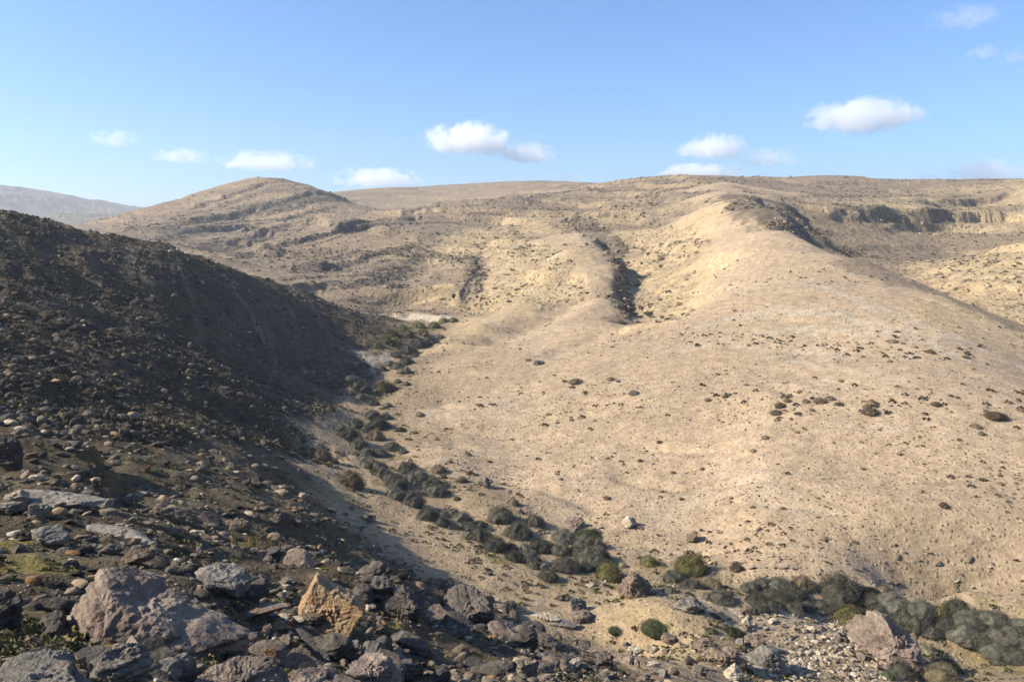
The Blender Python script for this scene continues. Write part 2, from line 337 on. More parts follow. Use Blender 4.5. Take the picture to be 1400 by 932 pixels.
# strata benches over the rocky hills
WH = np.clip(CW['H'] + 0.8 * CW['Y'] + 0.3 * CW['V'] + 0.3 * CW['D'], 0, 1) * sstep(110, 170, RR)
dip = Z + 0.05 * X + fbm(X, Yw, 90, 3, 40) * 5
P1 = 5.2
ph = dip / P1 + 0.35 * perlin(X / 60, Yw / 60, 44); fr = ph - np.floor(ph)
step_ = sstep(0.70, 0.90, fr) - fr
amp = sstep(-0.45, 0.2, perlin(X / 45, Yw / 45, 45)) * WH * (1 - 0.5 * sstep(300, 420, RR))
Z += step_ * P1 * 0.5 * amp
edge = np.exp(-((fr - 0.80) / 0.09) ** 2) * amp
DARKM = np.maximum(DARKM, 0.5 * edge * sstep(-0.1, 0.5, perlin(X / 14, Yw / 14, 46) + 0.2))  # bench edges: dark rock and scrub, ledge shadow also painted in
P2 = 1.9
ph2 = dip / P2 + 0.5 * perlin(X / 30, Yw / 30, 47); fr2 = ph2 - np.floor(ph2)
Z += (sstep(0.55, 0.95, fr2) - fr2) * P2 * 0.22 * WH * sstep(-0.1, 0.4, perlin(X / 20, Yw / 20, 48))
# hill erosion
Z += WH * (ridged(X, Yw, 38, 5, 50) * (0.45 - 0.22 * sstep(300, 420, RR)) + fbm(X, Yw, 9, 4, 51) * 0.22)
Z += CW['D'] * sstep(500, 1200, RR) * ridged(X, Yw, 220, 4, 53) * 12
# side valley walls
Z += CW['V'] * fbm(X, Yw, 12, 4, 54) * 0.8
# shaded hill: rills running down towards the stream and blocky scree
WL = CW['L']
rill = perlin((X * 0.25 + Yw * 0.97) / 5.0 + perlin(X / 14, Yw / 14, 61), (X * 0.97 - Yw * 0.25) / 22, 60)
Z += WL * (-0.75 * np.abs(rill) + fbm(X, Yw, 7, 5, 62, 0.6) * 0.95 + ridged(X, Yw, 3.0, 4, 63, .65) * 0.30) * sstep(14, 40, RR)
# near slope: rocky, slabby
WN = CW['N']
nn = fbm(X, Yw, 3.2, 5, 70, 0.55)
fall = (X * 0.8 + 0.25 * Yw)
phn = (Z * 1.0 + fall * 0.42 + 0.5 * fbm(X, Yw, 5, 3, 71)) / 0.62; frn = phn - np.floor(phn)
Z += WN * sstep(2.0, 5.0, RR) * (nn * 0.30 * sstep(3, 16, RR) + 0.10 * nn + (sstep(0.6, 0.9, frn) - frn) * 0.22 * sstep(6, 12, RR) * sstep(-0.2, 0.2, perlin(X / 4, Yw / 4, 72)))
Z += (WN + 0.6 * CW['F']) * fbm(X, Yw, 0.55, 3, 73) * 0.045
# floor and gravel slope: gentle
Z += CW['F'] * fbm(X, Yw, 4.5, 4, 75) * 0.28
Z += CW['R'] * (fbm(X, Yw, 16, 4, 76) * 0.55 + fbm(X, Yw, 1.6, 4, 77) * 0.055)
gr = perlin((X * 0.35 + Yw) / 7, (X - Yw * 0.35) / 34, 78)
Z -= CW['R'] * np.exp(-(gr / 0.07) ** 2) * 0.32 * sstep(-0.2, 0.3, perlin(X / 20, Yw / 20, 79))
def _Hq(px, py):
    d = ray(px, py); hxy = math.hypot(d[0], d[1])
    rs = np.exp(np.linspace(math.log(2.6), math.log(200), 900))
    i = int(np.clip(np.searchsorted(az, math.atan2(d[0], d[1])) - 1, 0, NA - 2))
    j = np.clip(np.searchsorted(lr, np.log(rs)), 0, NR - 1)
    b = np.nonzero(Z[i, j] >= ZC + d[2] / hxy * rs)[0]
    return d[1] / hxy * rs[b[0]]
for pts, h, bk in (
  ([(10,575),(50,600),(95,625),(130,650),(165,690)], .95, 3.5), ([(150,590),(200,610),(260,628),(330,650)], .9, 4.5), ([(190,625),(240,645),(300,662),(350,690)], .7, 4),
  ([(120,660),(160,690),(205,715),(240,745)], .45, 2), ([(200,700),(250,722),(300,745),(330,770)], .42, 2), ([(190,750),(240,775),(290,800),(330,840),(350,880)], .42, 1.6),
  ([(330,640),(380,665),(430,690),(470,720)], .9, 5), ([(340,690),(390,715),(440,745)], .6, 3), ([(590,800),(630,815),(665,835),(700,858)], .9, 3), ([(500,790),(535,800),(560,830),(570,850)], .7, 2.2),
  ([(0,850),(60,858),(100,868)], .12, .8), ([(60,650),(100,672),(150,705)], .35, 1.8), ([(400,850),(440,875),(500,900),(560,925)], .4, 1.5), ([(0,470),(60,500),(120,530),(180,570)], 1.3, 6), ([(60,420),(130,450),(200,490),(250,530)], 1.3, 6), ([(0,380),(70,400),(140,430)], 1.2, 6), ([(200,400),(250,440),(290,480)], 1.0, 5)):
    P_ = [(a, b, _Hq(a, b)) for a, b in pts]
    cliff(P_, h * 0.95, bk * 0.08, bk, 0.15, 1.2)
Z[-1] = Z[0] = 0.5 * (Z[0] + Z[-1])

# ------------------------------------------------------------------ ray to ground
def H(x, y):
    x = np.asarray(x, float); y = np.asarray(y, float)
    a = np.arctan2(x, y); l = np.log(np.maximum(np.hypot(x, y), 0.51))
    i = np.clip(np.searchsorted(az, a, side='right') - 1, 0, NA - 2); j = np.clip(np.searchsorted(lr, l, side='right') - 1, 0, NR - 2)
    s = (a - az[i]) / (az[i+1] - az[i]); t = np.clip((l - lr[j]) / (lr[j+1] - lr[j]), 0, 1)
    return (Z[i, j] * (1-s) * (1-t) + Z[i+1, j] * s * (1-t) + Z[i, j+1] * (1-s) * t + Z[i+1, j+1] * s * t)
_rs = np.exp(np.linspace(math.log(2.6), math.log(1500), 2600))
def hit(px, py):
    """first ground point seen along a photograph pixel: (x, y, z) or None"""
    d = ray(px, py); hxy = math.hypot(d[0], d[1])
    xs = d[0] / hxy * _rs; ys = d[1] / hxy * _rs; zs = ZC + d[2] / hxy * _rs
    below = np.nonzero(H(xs, ys) >= zs)[0]
    if len(below) == 0: return None
    k = below[0]
    if k == 0: return (xs[0], ys[0], zs[0])
    h0 = zs[k-1] - H(xs[k-1], ys[k-1]); h1 = H(xs[k], ys[k]) - zs[k]
    t = h0 / (h0 + h1 + 1e-9)
    r_ = _rs[k-1] + t * (_rs[k] - _rs[k-1])
    x = d[0] / hxy * r_; y = d[1] / hxy * r_
    return (x, y, float(H(x, y)))

# ------------------------------------------------------------------ ground colour (the material's own colours, with some shade and grazing light painted in)
def blob(field, px, py, rpx, rpy, val=1.0, rag=0.5):
    h = hit(px, py)
    if h is None: return
    dist = math.hypot(h[0], h[1])
    az0 = math.atan2(h[0], h[1])
    h2 = hit(px, py - rpy); h3 = hit(px, py + rpy)
    l0 = math.log(dist)
    dl = 0.12
    cand = [abs(math.log(math.hypot(q[0], q[1])) - l0) for q in (h2, h3) if q]
    if cand: dl = min(max(min(cand), 0.01), 0.25)
    da = rpx / F
    i0, i1 = np.searchsorted(az, [az0 - 2.2 * da, az0 + 2.2 * da]); j0, j1 = np.searchsorted(lr, [l0 - 2.2 * dl, l0 + 2.2 * dl])
    sl = (slice(i0, i1), slice(j0, j1))
    q = ((AZ[sl] - az0) / da) ** 2 + ((LR[sl] - l0) / dl) ** 2
    sc_ = dist * 0.03
    n = perlin(X[sl] / sc_, Yw[sl] / sc_, int(px) & 255) + 0.5 * perlin(X[sl] / sc_ * 2.7, Yw[sl] / sc_ * 2.7, 7)
    field[sl] = np.maximum(field[sl], val * sstep(1.15, 0.35, q + rag * n))

for b in ((1330,395,90,60),(1350,430,70,50),(1300,360,60,30),(1300,430,60,35),(1370,400,50,50),(1340,350,40,25),(1385,350,25,25),(1400,430,40,30),(1260,400,20,8),(1310,306,34,8),(1200,262,0.1,0.1),
          (690,390,45,30),(660,420,30,20),(640,440,20,10),(740,395,40,25),(770,355,30,25),(930,390,35,25),(960,370,35,20),(900,350,40,30),(870,330,40,20),
          (930,340,50,25),(840,295,60,14),(960,300,60,20),(700,345,50,25),(720,310,60,18),(660,330,50,22),(610,350,40,20),(580,405,14,8),
          (620,410,20,10),(1100,280,40,7),(1220,283,40,6),(1350,280,50,10),(1390,275,30,14),(1160,285,30,6),(600,395,30,12),(550,345,40,14)):
    blob(YEL, b[0], b[1], b[2], b[3], 0.9)
for b in ((1150,450,120,10),(1080,430,90,7),(1250,460,60,7),(1190,585,60,8),(1040,580,30,7),(1300,600,20,6),(860,520,40,5),(720,460,60,5)):
    blob(PALE, b[0], b[1], b[2], b[3], 0.4, 1.4)
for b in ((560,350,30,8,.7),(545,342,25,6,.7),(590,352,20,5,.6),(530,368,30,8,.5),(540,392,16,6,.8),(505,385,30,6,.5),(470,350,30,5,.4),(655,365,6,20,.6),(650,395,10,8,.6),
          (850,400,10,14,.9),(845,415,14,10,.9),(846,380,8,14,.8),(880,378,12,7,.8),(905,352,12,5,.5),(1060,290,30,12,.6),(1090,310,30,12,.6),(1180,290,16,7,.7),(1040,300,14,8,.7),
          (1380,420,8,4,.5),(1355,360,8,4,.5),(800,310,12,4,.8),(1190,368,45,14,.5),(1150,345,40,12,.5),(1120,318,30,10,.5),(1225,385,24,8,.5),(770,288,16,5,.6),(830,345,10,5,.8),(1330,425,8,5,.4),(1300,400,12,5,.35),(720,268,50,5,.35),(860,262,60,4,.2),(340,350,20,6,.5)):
    blob(DARKM, b[0], b[1], b[2], b[3], b[4], 0.9)  # scrub and dark rock patches; gully and cliff wall shade painted as colour
for b in ((540,470,30,8,.8),(580,450,30,7,.7),(500,540,24,14,.55),(520,640,22,10,.7),(545,626,24,5,.8),(525,660,18,6,.9),(490,690,30,6,.6),(630,720,26,6,.9),(680,765,40,7,.8),
          (740,790,44,9,.6),(870,835,50,10,.25),(900,855,40,6,.35),(1000,885,24,16,.6),(1060,925,30,10,.6),(1290,800,60,8,.3),(1340,815,40,8,.6),(1170,890,20,6,.4),(1330,900,60,12,.6),
          (1250,910,50,12,.6),(1390,915,40,14,.7),(1390,830,20,8,.5),(890,770,30,8,.5),(725,740,20,6,.4),(640,690,30,4,.3),(40,770,60,18,.9),(70,860,80,34,1),(20,740,40,12,.8),(150,880,50,22,.8),
          (300,865,16,8,.5),(620,870,30,10,.4),(540,860,20,12,.6),(885,428,10,6,.7),(850,445,14,4,.5),(560,845,24,10,.4),(250,680,24,8,.4),(1070,620,40,4,.1),(330,745,20,8,.5),(160,660,40,14,.4)):
    blob(GRN, b[0], b[1], b[2], b[3], b[4], 0.8)
# stream bed: bare sand strips and pale gravel
def strip(field, pts, width, val, rag=0.4):
    q = [hit(*p) for p in pts]; q = [p for p in q if p]
    m, d, s, t = poly_field(q, width * 3)
    n = perlin(X[m] / (width * .8), Yw[m] / (width * .8), 17) + .5 * perlin(X[m] / (width * .3), Yw[m] / (width * .3), 18)
    field[m] = np.maximum(field[m], val * sstep(1.3, 0.5, d / width + rag * n))
strip(SAND, [(1080,870),(980,850),(900,828),(850,815),(780,790),(700,745),(640,700),(560,690),(480,650),(455,600),(470,560),(490,530)], 1.6, 0.9)
strip(SAND, [(900,915),(850,876),(780,846),(700,804),(620,765),(560,730),(510,696),(470,655),(455,600)], 3.8, 1.0)
strip(SAND, [(720,735),(690,722),(650,700),(620,688)], 1.1, 0.9)
strip(PALE, [(505,492),(515,490),(525,492),(530,486)], 1.0, 1.0, 0.2)
strip(PALE, [(488,478),(495,490),(505,497),(508,508)], 0.6, 0.9, 0.2)
strip(PALE, [(545,430),(575,433),(605,436),(620,434)], 1.2, 0.9)
strip(PALE, [(512,534),(509,540)], 0.5, 0.9)
strip(PALE, [(420,410),(435,430),(442,450),(470,470),(490,488)], 0.5, 0.30, 1.3)
strip(PALE, [(360,440),(372,470),(375,500),(362,540)], 0.4, 0.17, 1.3)
strip(PALE, [(265,420),(272,460),(275,490)], 0.4, 0.15, 1.3)
strip(PALE, [(1010,845),(1080,852),(1130,860),(1180,880),(1210,910)], 2.4, 0.5, 0.6)
strip(PALE, [(1000,398),(1080,384),(1150,402),(1250,440),(1330,470),(1400,505)], .7, .7, 1.1)
strip(PALE, [(960,445),(1050,422),(1150,430),(1250,462),(1340,500)], .9, .6, 1.2)
strip(PALE, [(900,480),(1000,470),(1120,500),(1230,520)], .8, .35, 1.3)
strip(PALE, [(150,300),(175,340),(200,380),(215,420)], .35, 0.25, 1.3)
strip(PALE, [(310,380),(330,410),(350,440),(362,470)], .35, 0.30, 1.3)
strip(PALE, [(110,330),(130,370),(135,410)], .35, 0.20, 1.3)
strip(PALE, [(240,350),(255,390),(268,420)], .35, 0.25, 1.3)
strip(YEL, [(990,352),(950,395),(900,440),(870,450)], 3.2, 0.8)
strip(YEL, [(800,345),(760,390),(700,430),(650,455),(600,475)], 3.5, 0.75)

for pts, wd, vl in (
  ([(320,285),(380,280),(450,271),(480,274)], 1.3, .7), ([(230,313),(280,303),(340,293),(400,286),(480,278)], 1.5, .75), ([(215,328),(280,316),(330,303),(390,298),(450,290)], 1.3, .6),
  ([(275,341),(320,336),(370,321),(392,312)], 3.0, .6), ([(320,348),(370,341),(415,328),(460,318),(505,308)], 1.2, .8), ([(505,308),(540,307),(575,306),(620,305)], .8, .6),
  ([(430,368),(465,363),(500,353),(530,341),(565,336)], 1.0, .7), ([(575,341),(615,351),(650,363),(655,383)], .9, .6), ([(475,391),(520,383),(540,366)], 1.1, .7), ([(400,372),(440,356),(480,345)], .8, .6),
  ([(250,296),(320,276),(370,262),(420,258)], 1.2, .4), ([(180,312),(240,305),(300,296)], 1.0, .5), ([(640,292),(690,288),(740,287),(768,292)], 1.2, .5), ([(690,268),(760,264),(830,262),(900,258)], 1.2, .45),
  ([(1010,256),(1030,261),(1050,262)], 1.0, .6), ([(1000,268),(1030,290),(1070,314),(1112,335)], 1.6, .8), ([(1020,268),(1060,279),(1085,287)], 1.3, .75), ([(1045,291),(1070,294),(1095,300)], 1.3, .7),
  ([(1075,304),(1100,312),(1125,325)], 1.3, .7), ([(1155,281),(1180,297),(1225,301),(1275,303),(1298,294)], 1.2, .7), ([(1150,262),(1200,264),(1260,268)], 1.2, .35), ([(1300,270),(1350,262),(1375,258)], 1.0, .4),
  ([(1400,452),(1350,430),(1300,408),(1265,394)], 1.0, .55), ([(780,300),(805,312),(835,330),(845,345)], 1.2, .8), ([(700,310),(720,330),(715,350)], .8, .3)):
    strip(DARKM, pts, wd * 2.6, vl, 0.9)  # scrub along the beds; shadowed gully and cliff undersides painted dark

def rgb(*c): return np.array(c, float)
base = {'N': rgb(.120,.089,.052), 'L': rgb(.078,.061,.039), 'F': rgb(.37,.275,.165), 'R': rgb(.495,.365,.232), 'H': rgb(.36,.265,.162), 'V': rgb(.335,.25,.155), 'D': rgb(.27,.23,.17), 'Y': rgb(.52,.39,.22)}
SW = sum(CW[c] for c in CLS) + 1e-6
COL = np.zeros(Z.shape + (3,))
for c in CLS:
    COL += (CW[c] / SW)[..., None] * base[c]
big = fbm(X, Yw, 30, 4, 80); mid = fbm(X, Yw, 5, 4, 81)
COL *= (1 + 0.16 * big + 0.12 * mid)[..., None]
def mixc(col, m, k=1.0):
    global COL
    m = np.clip(m * k, 0, 1)[..., None]
    COL = COL * (1 - m) + m * col
# warm and grey strata colours by layer
lay = perlin(dip / 3.2, X / 80, 83) 
mixc(rgb(.44,.33,.20), sstep(0.0, 0.5, lay) * CW['H'] * 0.5)
mixc(rgb(.27,.215,.155), sstep(0.0, 0.5, -lay) * WH * 0.5)
mixc(rgb(.24,.20,.145), sstep(0.1, 0.7, fbm(X, Yw, 16, 4, 85) + 0.25) * (WH - .55 * CW['Y']) * 0.45)
mixc(rgb(.36,.28,.19), CW['R'] * sstep(0.0, 0.5, fbm(X, Yw, 7, 5, 86)), 0.3)
mixc(rgb(.40,.30,.19), CW['R'] * sstep(0.05, 0.5, fbm(X, Yw, 22, 5, 186, .65)), 0.55)
mixc(rgb(.54,.43,.31), CW['R'] * sstep(0.1, 0.5, fbm(X, Yw, 13, 5, 187, .65)), 0.5)
mixc(rgb(.155,.125,.082), WL * sstep(70, 105, RR) * sstep(-.5, .2, fbm(X, Yw, 8, 4, 190)), 0.8)  # far half of the hillside lightened in colour to suggest grazing light
mixc(rgb(.58,.43,.24), YEL * (0.8 + 0.5 * mid))
mixc(rgb(.52,.44,.32), PALE)
mixc(rgb(.46,.34,.20), SAND * (1 - 0.4 * CW['L']), 0.95)
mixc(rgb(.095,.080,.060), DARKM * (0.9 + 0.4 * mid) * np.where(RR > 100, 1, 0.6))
gpatch = GRN * sstep(-0.25, 0.25, fbm(X, Yw, 1.2, 3, 88) + 0.15)
mixc(rgb(.185,.155,.048), gpatch, 0.9)
mixc(rgb(.30,.235,.06), gpatch * CW['N'], 0.85)
mixc(rgb(.20,.165,.10), WN * (1 - gpatch) * sstep(0.0, 0.4, fbm(X, Yw, 4, 3, 89)), 0.6)
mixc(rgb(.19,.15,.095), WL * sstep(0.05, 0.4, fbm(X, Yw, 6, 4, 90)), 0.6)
KA = 0.66     # all stones, soils and leaves of the place are this much darker than the colours written
COL = np.clip(COL, 0.01, 0.8) * KA

# ------------------------------------------------------------------ materials
def new_mat(name):
    m = bpy.data.materials.new(name); m.use_nodes = True
    nt = m.node_tree; nt.nodes.clear()
    out = nt.nodes.new('ShaderNodeOutputMaterial'); b = nt.nodes.new('ShaderNodeBsdfPrincipled')
    b.inputs['Roughness'].default_value = 0.95
    b.inputs['Specular IOR Level'].default_value = 0.12
    nt.links.new(b.outputs[0], out.inputs[0])
    return m, nt, b
def N(nt, typ, **kw):
    n = nt.nodes.new(typ)
    for k, v in kw.items():
        if k in n.inputs: n.inputs[k].default_value = v
        else: setattr(n, k, v)
    return n
def noise(nt, vec, scale, detail=4, rough=0.6):
    n = N(nt, 'ShaderNodeTexNoise', Scale=scale, Detail=detail, Roughness=rough)
    nt.links.new(vec, n.inputs['Vector']); return n
def mrange(nt, v, a, b, c, d):
    n = nt.nodes.new('ShaderNodeMapRange'); nt.links.new(v, n.inputs[0])
    for i, q in enumerate((a, b, c, d)): n.inputs[i + 1].default_value = q
    return n.outputs[0]
def mulc(nt, col, fac):
    n = nt.nodes.new('ShaderNodeMix'); n.data_type = 'RGBA'; n.blend_type = 'MULTIPLY'
    n.inputs[0].default_value = 1
    nt.links.new(col, n.inputs[6]); nt.links.new(fac, n.inputs[7]); return n.outputs[2]
def mixn(nt, f, a, b):
    n = nt.nodes.new('ShaderNodeMix'); n.data_type = 'RGBA'
    if hasattr(f, 'links'): nt.links.new(f, n.inputs[0])
    else: n.inputs[0].default_value = f
    for s, i in ((a, 6), (b, 7)):
        if isinstance(s, tuple): n.inputs[i].default_value = (s[0] * KA, s[1] * KA, s[2] * KA, 1)
        else: nt.links.new(s, n.inputs[i])
    return n.outputs[2]
def mathn(nt, op, a, b=None):
    n = nt.nodes.new('ShaderNodeMath'); n.operation = op
    for s, i in ((a, 0), (b, 1)):
        if s is None: continue
        if isinstance(s, (int, float)): n.inputs[i].default_value = s
        else: nt.links.new(s, n.inputs[i])
    return n.outputs[0]

def ground_mat(name, fine, coarse, speck, bump_d, speck_col=(.10,.08,.06), speck_amt=0.55):
    """vertex colour of the soil, broken by stones of two sizes; fine/coarse/speck are frequencies per metre"""
    m, nt, b = new_mat(name)
    g = nt.nodes.new('ShaderNodeNewGeometry'); vec = g.outputs['Position']
    a = nt.nodes.new('ShaderNodeAttribute'); a.attribute_name = 'soil'
    n1 = noise(nt, vec, coarse, 5, 0.65); n2 = noise(nt, vec, fine, 4, 0.7)
    f1 = mrange(nt, n1.outputs[0], 0.3, 0.7, 0.72, 1.28); f2 = mrange(nt, n2.outputs[0], 0.3, 0.7, 0.66, 1.34)
    col = mulc(nt, mulc(nt, a.outputs['Color'], f1), f2)
    v = N(nt, 'ShaderNodeTexVoronoi', Scale=speck); nt.links.new(vec, v.inputs['Vector'])
    v.inputs['Randomness'].default_value = 1
    sp = mrange(nt, v.outputs['Distance'], 0.16, 0.30, 1, 0)
    gate = mrange(nt, v.outputs['Color'], 0.45, 0.60, 0, speck_amt)
    col = mixn(nt, mathn(nt, 'MULTIPLY', sp, gate), col, speck_col)
    v2 = N(nt, 'ShaderNodeTexVoronoi', Scale=speck * 2.3); nt.links.new(vec, v2.inputs['Vector'])
    sp2 = mrange(nt, v2.outputs['Distance'], 0.2, 0.35, 0.35, 0)
    gate2 = mrange(nt, v2.outputs['Color'], 0.6, 0.7, 0, 1)
    col = mixn(nt, mathn(nt, 'MULTIPLY', sp2, gate2), col, (.50,.42,.30))
    nt.links.new(col, b.inputs['Base Color'])
    hgt = mathn(nt, 'ADD', mathn(nt, 'MULTIPLY', n2.outputs[0], 0.6), mathn(nt, 'MULTIPLY', sp, 0.5))
    hgt = mathn(nt, 'ADD', hgt, mathn(nt, 'MULTIPLY', n1.outputs[0], 1.0))
    bp = N(nt, 'ShaderNodeBump', Strength=1.0, Distance=bump_d); nt.links.new(hgt, bp.inputs['Height'])
    nt.links.new(bp.outputs[0], b.inputs['Normal'])
    return m
GM = {
 'N': ground_mat('stony_soil', 22, 5, 7, 0.07, speck_amt=0.35),
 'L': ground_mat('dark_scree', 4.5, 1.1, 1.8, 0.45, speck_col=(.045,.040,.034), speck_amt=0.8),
 'F': ground_mat('stream_sand', 7, 1.6, 3.0, 0.10, speck_amt=0.3),
 'R': ground_mat('pale_gravel', 5.0, 1.0, 2.2, 0.10, speck_amt=0.40),
 'H': ground_mat('limestone_hill', 1.6, 0.35, 0.55, 0.7, speck_amt=0.45),
 'D': ground_mat('distant_limestone', 0.3, 0.05, 0.12, 3.0, speck_amt=0.3),
}
def rock_mat(name, c1, c2, c3, scale=1.0, strata=0.0, bump=0.03):
    """c1 weathered skin, c2 fresh stone, c3 dark lichen patches; colours vary from stone to stone"""
    m, nt, b = new_mat(name)
    tc = nt.nodes.new('ShaderNodeTexCoord'); oi = nt.nodes.new('ShaderNodeObjectInfo')
    vec = tc.outputs['Object']
    add = nt.nodes.new('ShaderNodeVectorMath'); add.operation = 'ADD'
    nt.links.new(vec, add.inputs[0])
    cmb = nt.nodes.new('ShaderNodeCombineXYZ')
    for i in range(3): nt.links.new(mathn(nt, 'MULTIPLY', oi.outputs['Random'], 37.0 + 11 * i), cmb.inputs[i])
    nt.links.new(cmb.outputs[0], add.inputs[1]); vec = add.outputs[0]
    n1 = noise(nt, vec, 2.2 * scale, 6, 0.65); n2 = noise(nt, vec, 9 * scale, 5, 0.7); n3 = noise(nt, vec, 4.5 * scale, 4, 0.75)
    col = mixn(nt, mrange(nt, n1.outputs[0], 0.40, 0.62, 0, 1), c1, c2)
    col = mixn(nt, mrange(nt, n3.outputs[0], 0.53, 0.66, 0, 0.85), col, c3)
    col = mulc(nt, col, mrange(nt, n2.outputs[0], 0.3, 0.7, 0.65, 1.3))
    col = mulc(nt, col, mrange(nt, oi.outputs['Random'], 0, 1, 0.8, 1.2))
    nt.links.new(col, b.inputs['Base Color'])
    h = mathn(nt, 'ADD', n1.outputs[0], mathn(nt, 'MULTIPLY', n2.outputs[0], 0.6))
    if strata:
        w_ = N(nt, 'ShaderNodeTexWave', Scale=2.2 * scale, Distortion=3.0, Detail=3); w_.bands_direction = 'Z'
        nt.links.new(vec, w_.inputs['Vector'])
        h = mathn(nt, 'ADD', h, mathn(nt, 'MULTIPLY', w_.outputs[1], strata))
    bp = N(nt, 'ShaderNodeBump', Strength=1.0, Distance=bump * 2); nt.links.new(h, bp.inputs['Height'])
    nt.links.new(bp.outputs[0], b.inputs['Normal'])
    return m
RM = {
 'grey': rock_mat('grey_limestone', (.24,.21,.175), (.40,.345,.27), (.085,.072,.058), 1.4, 0.3),
 'brown': rock_mat('brown_limestone', (.22,.16,.115), (.33,.25,.18), (.09,.07,.055), 1.2, 0.2),
 'dark': rock_mat('dark_flint', (.11,.092,.078), (.19,.16,.13), (.05,.045,.04), 1.2, 0.2),
 'orange': rock_mat('orange_chert', (.50,.31,.15), (.56,.41,.25), (.38,.17,.07), 1.6, 0.0, 0.05),
 'pale': rock_mat('pale_limestone', (.52,.42,.29), (.60,.52,.39), (.26,.21,.15), 1.2, 0.2),
 'pink': rock_mat('pinkish_limestone', (.27,.20,.155), (.42,.33,.25), (.10,.075,.06), 1.4, 0.35),
 'blue': rock_mat('striped_grey_stone', (.11,.115,.12), (.24,.24,.24), (.05,.05,.055), 2.0, 1.2),
}
def leaf_mat(name, c1, c2, c3):
    m, nt, b = new_mat(name)
    g = nt.nodes.new('ShaderNodeNewGeometry'); oi = nt.nodes.new('ShaderNodeObjectInfo')
    col = mixn(nt, g.outputs['Random Per Island'], c1, c2)
    n1 = noise(nt, g.outputs['Position'], 3.0, 3)
    col = mixn(nt, mrange(nt, n1.outputs[0], 0.45, 0.65, 0, 0.8), col, c3)
    col = mulc(nt, col, mrange(nt, oi.outputs['Random'], 0, 1, 0.6, 1.55))
    nt.links.new(col, b.inputs['Base Color'])
    return m
LM = {
 'grey': leaf_mat('saltbush_leaves', (.115,.108,.080), (.18,.168,.128), (.080,.074,.055)),
 'brown': leaf_mat('dry_twigs', (.15,.11,.07), (.23,.175,.115), (.10,.075,.05)),
 'green': leaf_mat('green_leaves', (.050,.062,.026), (.085,.095,.042), (.035,.042,.02)),
 'pale': leaf_mat('straw_twigs', (.30,.25,.15), (.38,.33,.21), (.20,.17,.10)),
 'olive': leaf_mat('olive_leaves', (.13,.115,.045), (.19,.165,.07), (.09,.08,.04)),
}
WOOD, _nt, _b = new_mat('bush_wood'); _b.inputs['Base Color'].default_value = (.12, .09, .065, 1)

# ------------------------------------------------------------------ objects: helpers
def tag(o, label=None, cat=None, group=None, kind=None):
    if label: o['label'] = label
    if cat: o['category'] = cat
    if group: o['group'] = group
    if kind: o['kind'] = kind
    return o
def mesh_np(name, verts, faces, mats, mat_idx=None, smooth=False):
    me = bpy.data.meshes.new(name)
    verts = np.ascontiguousarray(verts, np.float32); faces = np.ascontiguousarray(faces, np.int32)
    n, k = faces.shape
    me.vertices.add(len(verts)); me.vertices.foreach_set('co', verts.ravel())
    me.loops.add(n * k); me.loops.foreach_set('vertex_index', faces.ravel())
    me.polygons.add(n); me.polygons.foreach_set('loop_start', np.arange(0, n * k, k, dtype=np.int32))
    me.polygons.foreach_set('use_smooth', np.full(n, smooth))
    if mat_idx is not None: me.polygons.foreach_set('material_index', np.ascontiguousarray(mat_idx, np.int32))
    for m in mats: me.materials.append(m)
    me.update(calc_edges=True)
    return me

# ------------------------------------------------------------------ ground meshes, one per kind of ground
idx = np.arange(NA * NR).reshape(NA, NR)
q = np.stack([idx[:-1, :-1], idx[1:, :-1], idx[1:, 1:], idx[:-1, 1:]], -1).reshape(-1, 4)[:, ::-1]
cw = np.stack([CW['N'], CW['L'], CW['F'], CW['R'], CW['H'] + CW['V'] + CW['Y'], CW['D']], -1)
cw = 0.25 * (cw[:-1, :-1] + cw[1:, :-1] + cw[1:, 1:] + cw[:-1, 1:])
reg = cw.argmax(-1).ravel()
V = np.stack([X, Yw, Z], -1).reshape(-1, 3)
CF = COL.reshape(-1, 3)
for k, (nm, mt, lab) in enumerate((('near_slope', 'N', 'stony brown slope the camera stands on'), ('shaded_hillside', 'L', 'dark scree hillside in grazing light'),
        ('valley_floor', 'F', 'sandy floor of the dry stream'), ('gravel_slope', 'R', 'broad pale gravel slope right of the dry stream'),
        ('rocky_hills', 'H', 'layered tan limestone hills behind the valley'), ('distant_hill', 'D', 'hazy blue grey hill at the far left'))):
    f = q[reg == k]
    used, inv = np.unique(f, return_inverse=True)
    vv = V[used]; ff = inv.reshape(f.shape)
    if k == 0:   # close the small hole under the camera
        ring = np.nonzero(np.isin(used, idx[:, 0]))[0]
        cidx = len(vv); vv = np.vstack([vv, [[0, 0, 18.2]]])
        tri = np.stack([ring[:-1], ring[1:], np.full(len(ring) - 1, cidx), np.full(len(ring) - 1, cidx)], -1)
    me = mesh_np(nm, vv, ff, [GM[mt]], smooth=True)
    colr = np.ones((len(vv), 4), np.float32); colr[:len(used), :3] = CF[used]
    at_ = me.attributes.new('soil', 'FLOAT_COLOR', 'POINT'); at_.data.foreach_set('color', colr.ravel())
    o = bpy.data.objects.new(nm, me); C.objects.link(o)
    o['kind'] = 'structure'

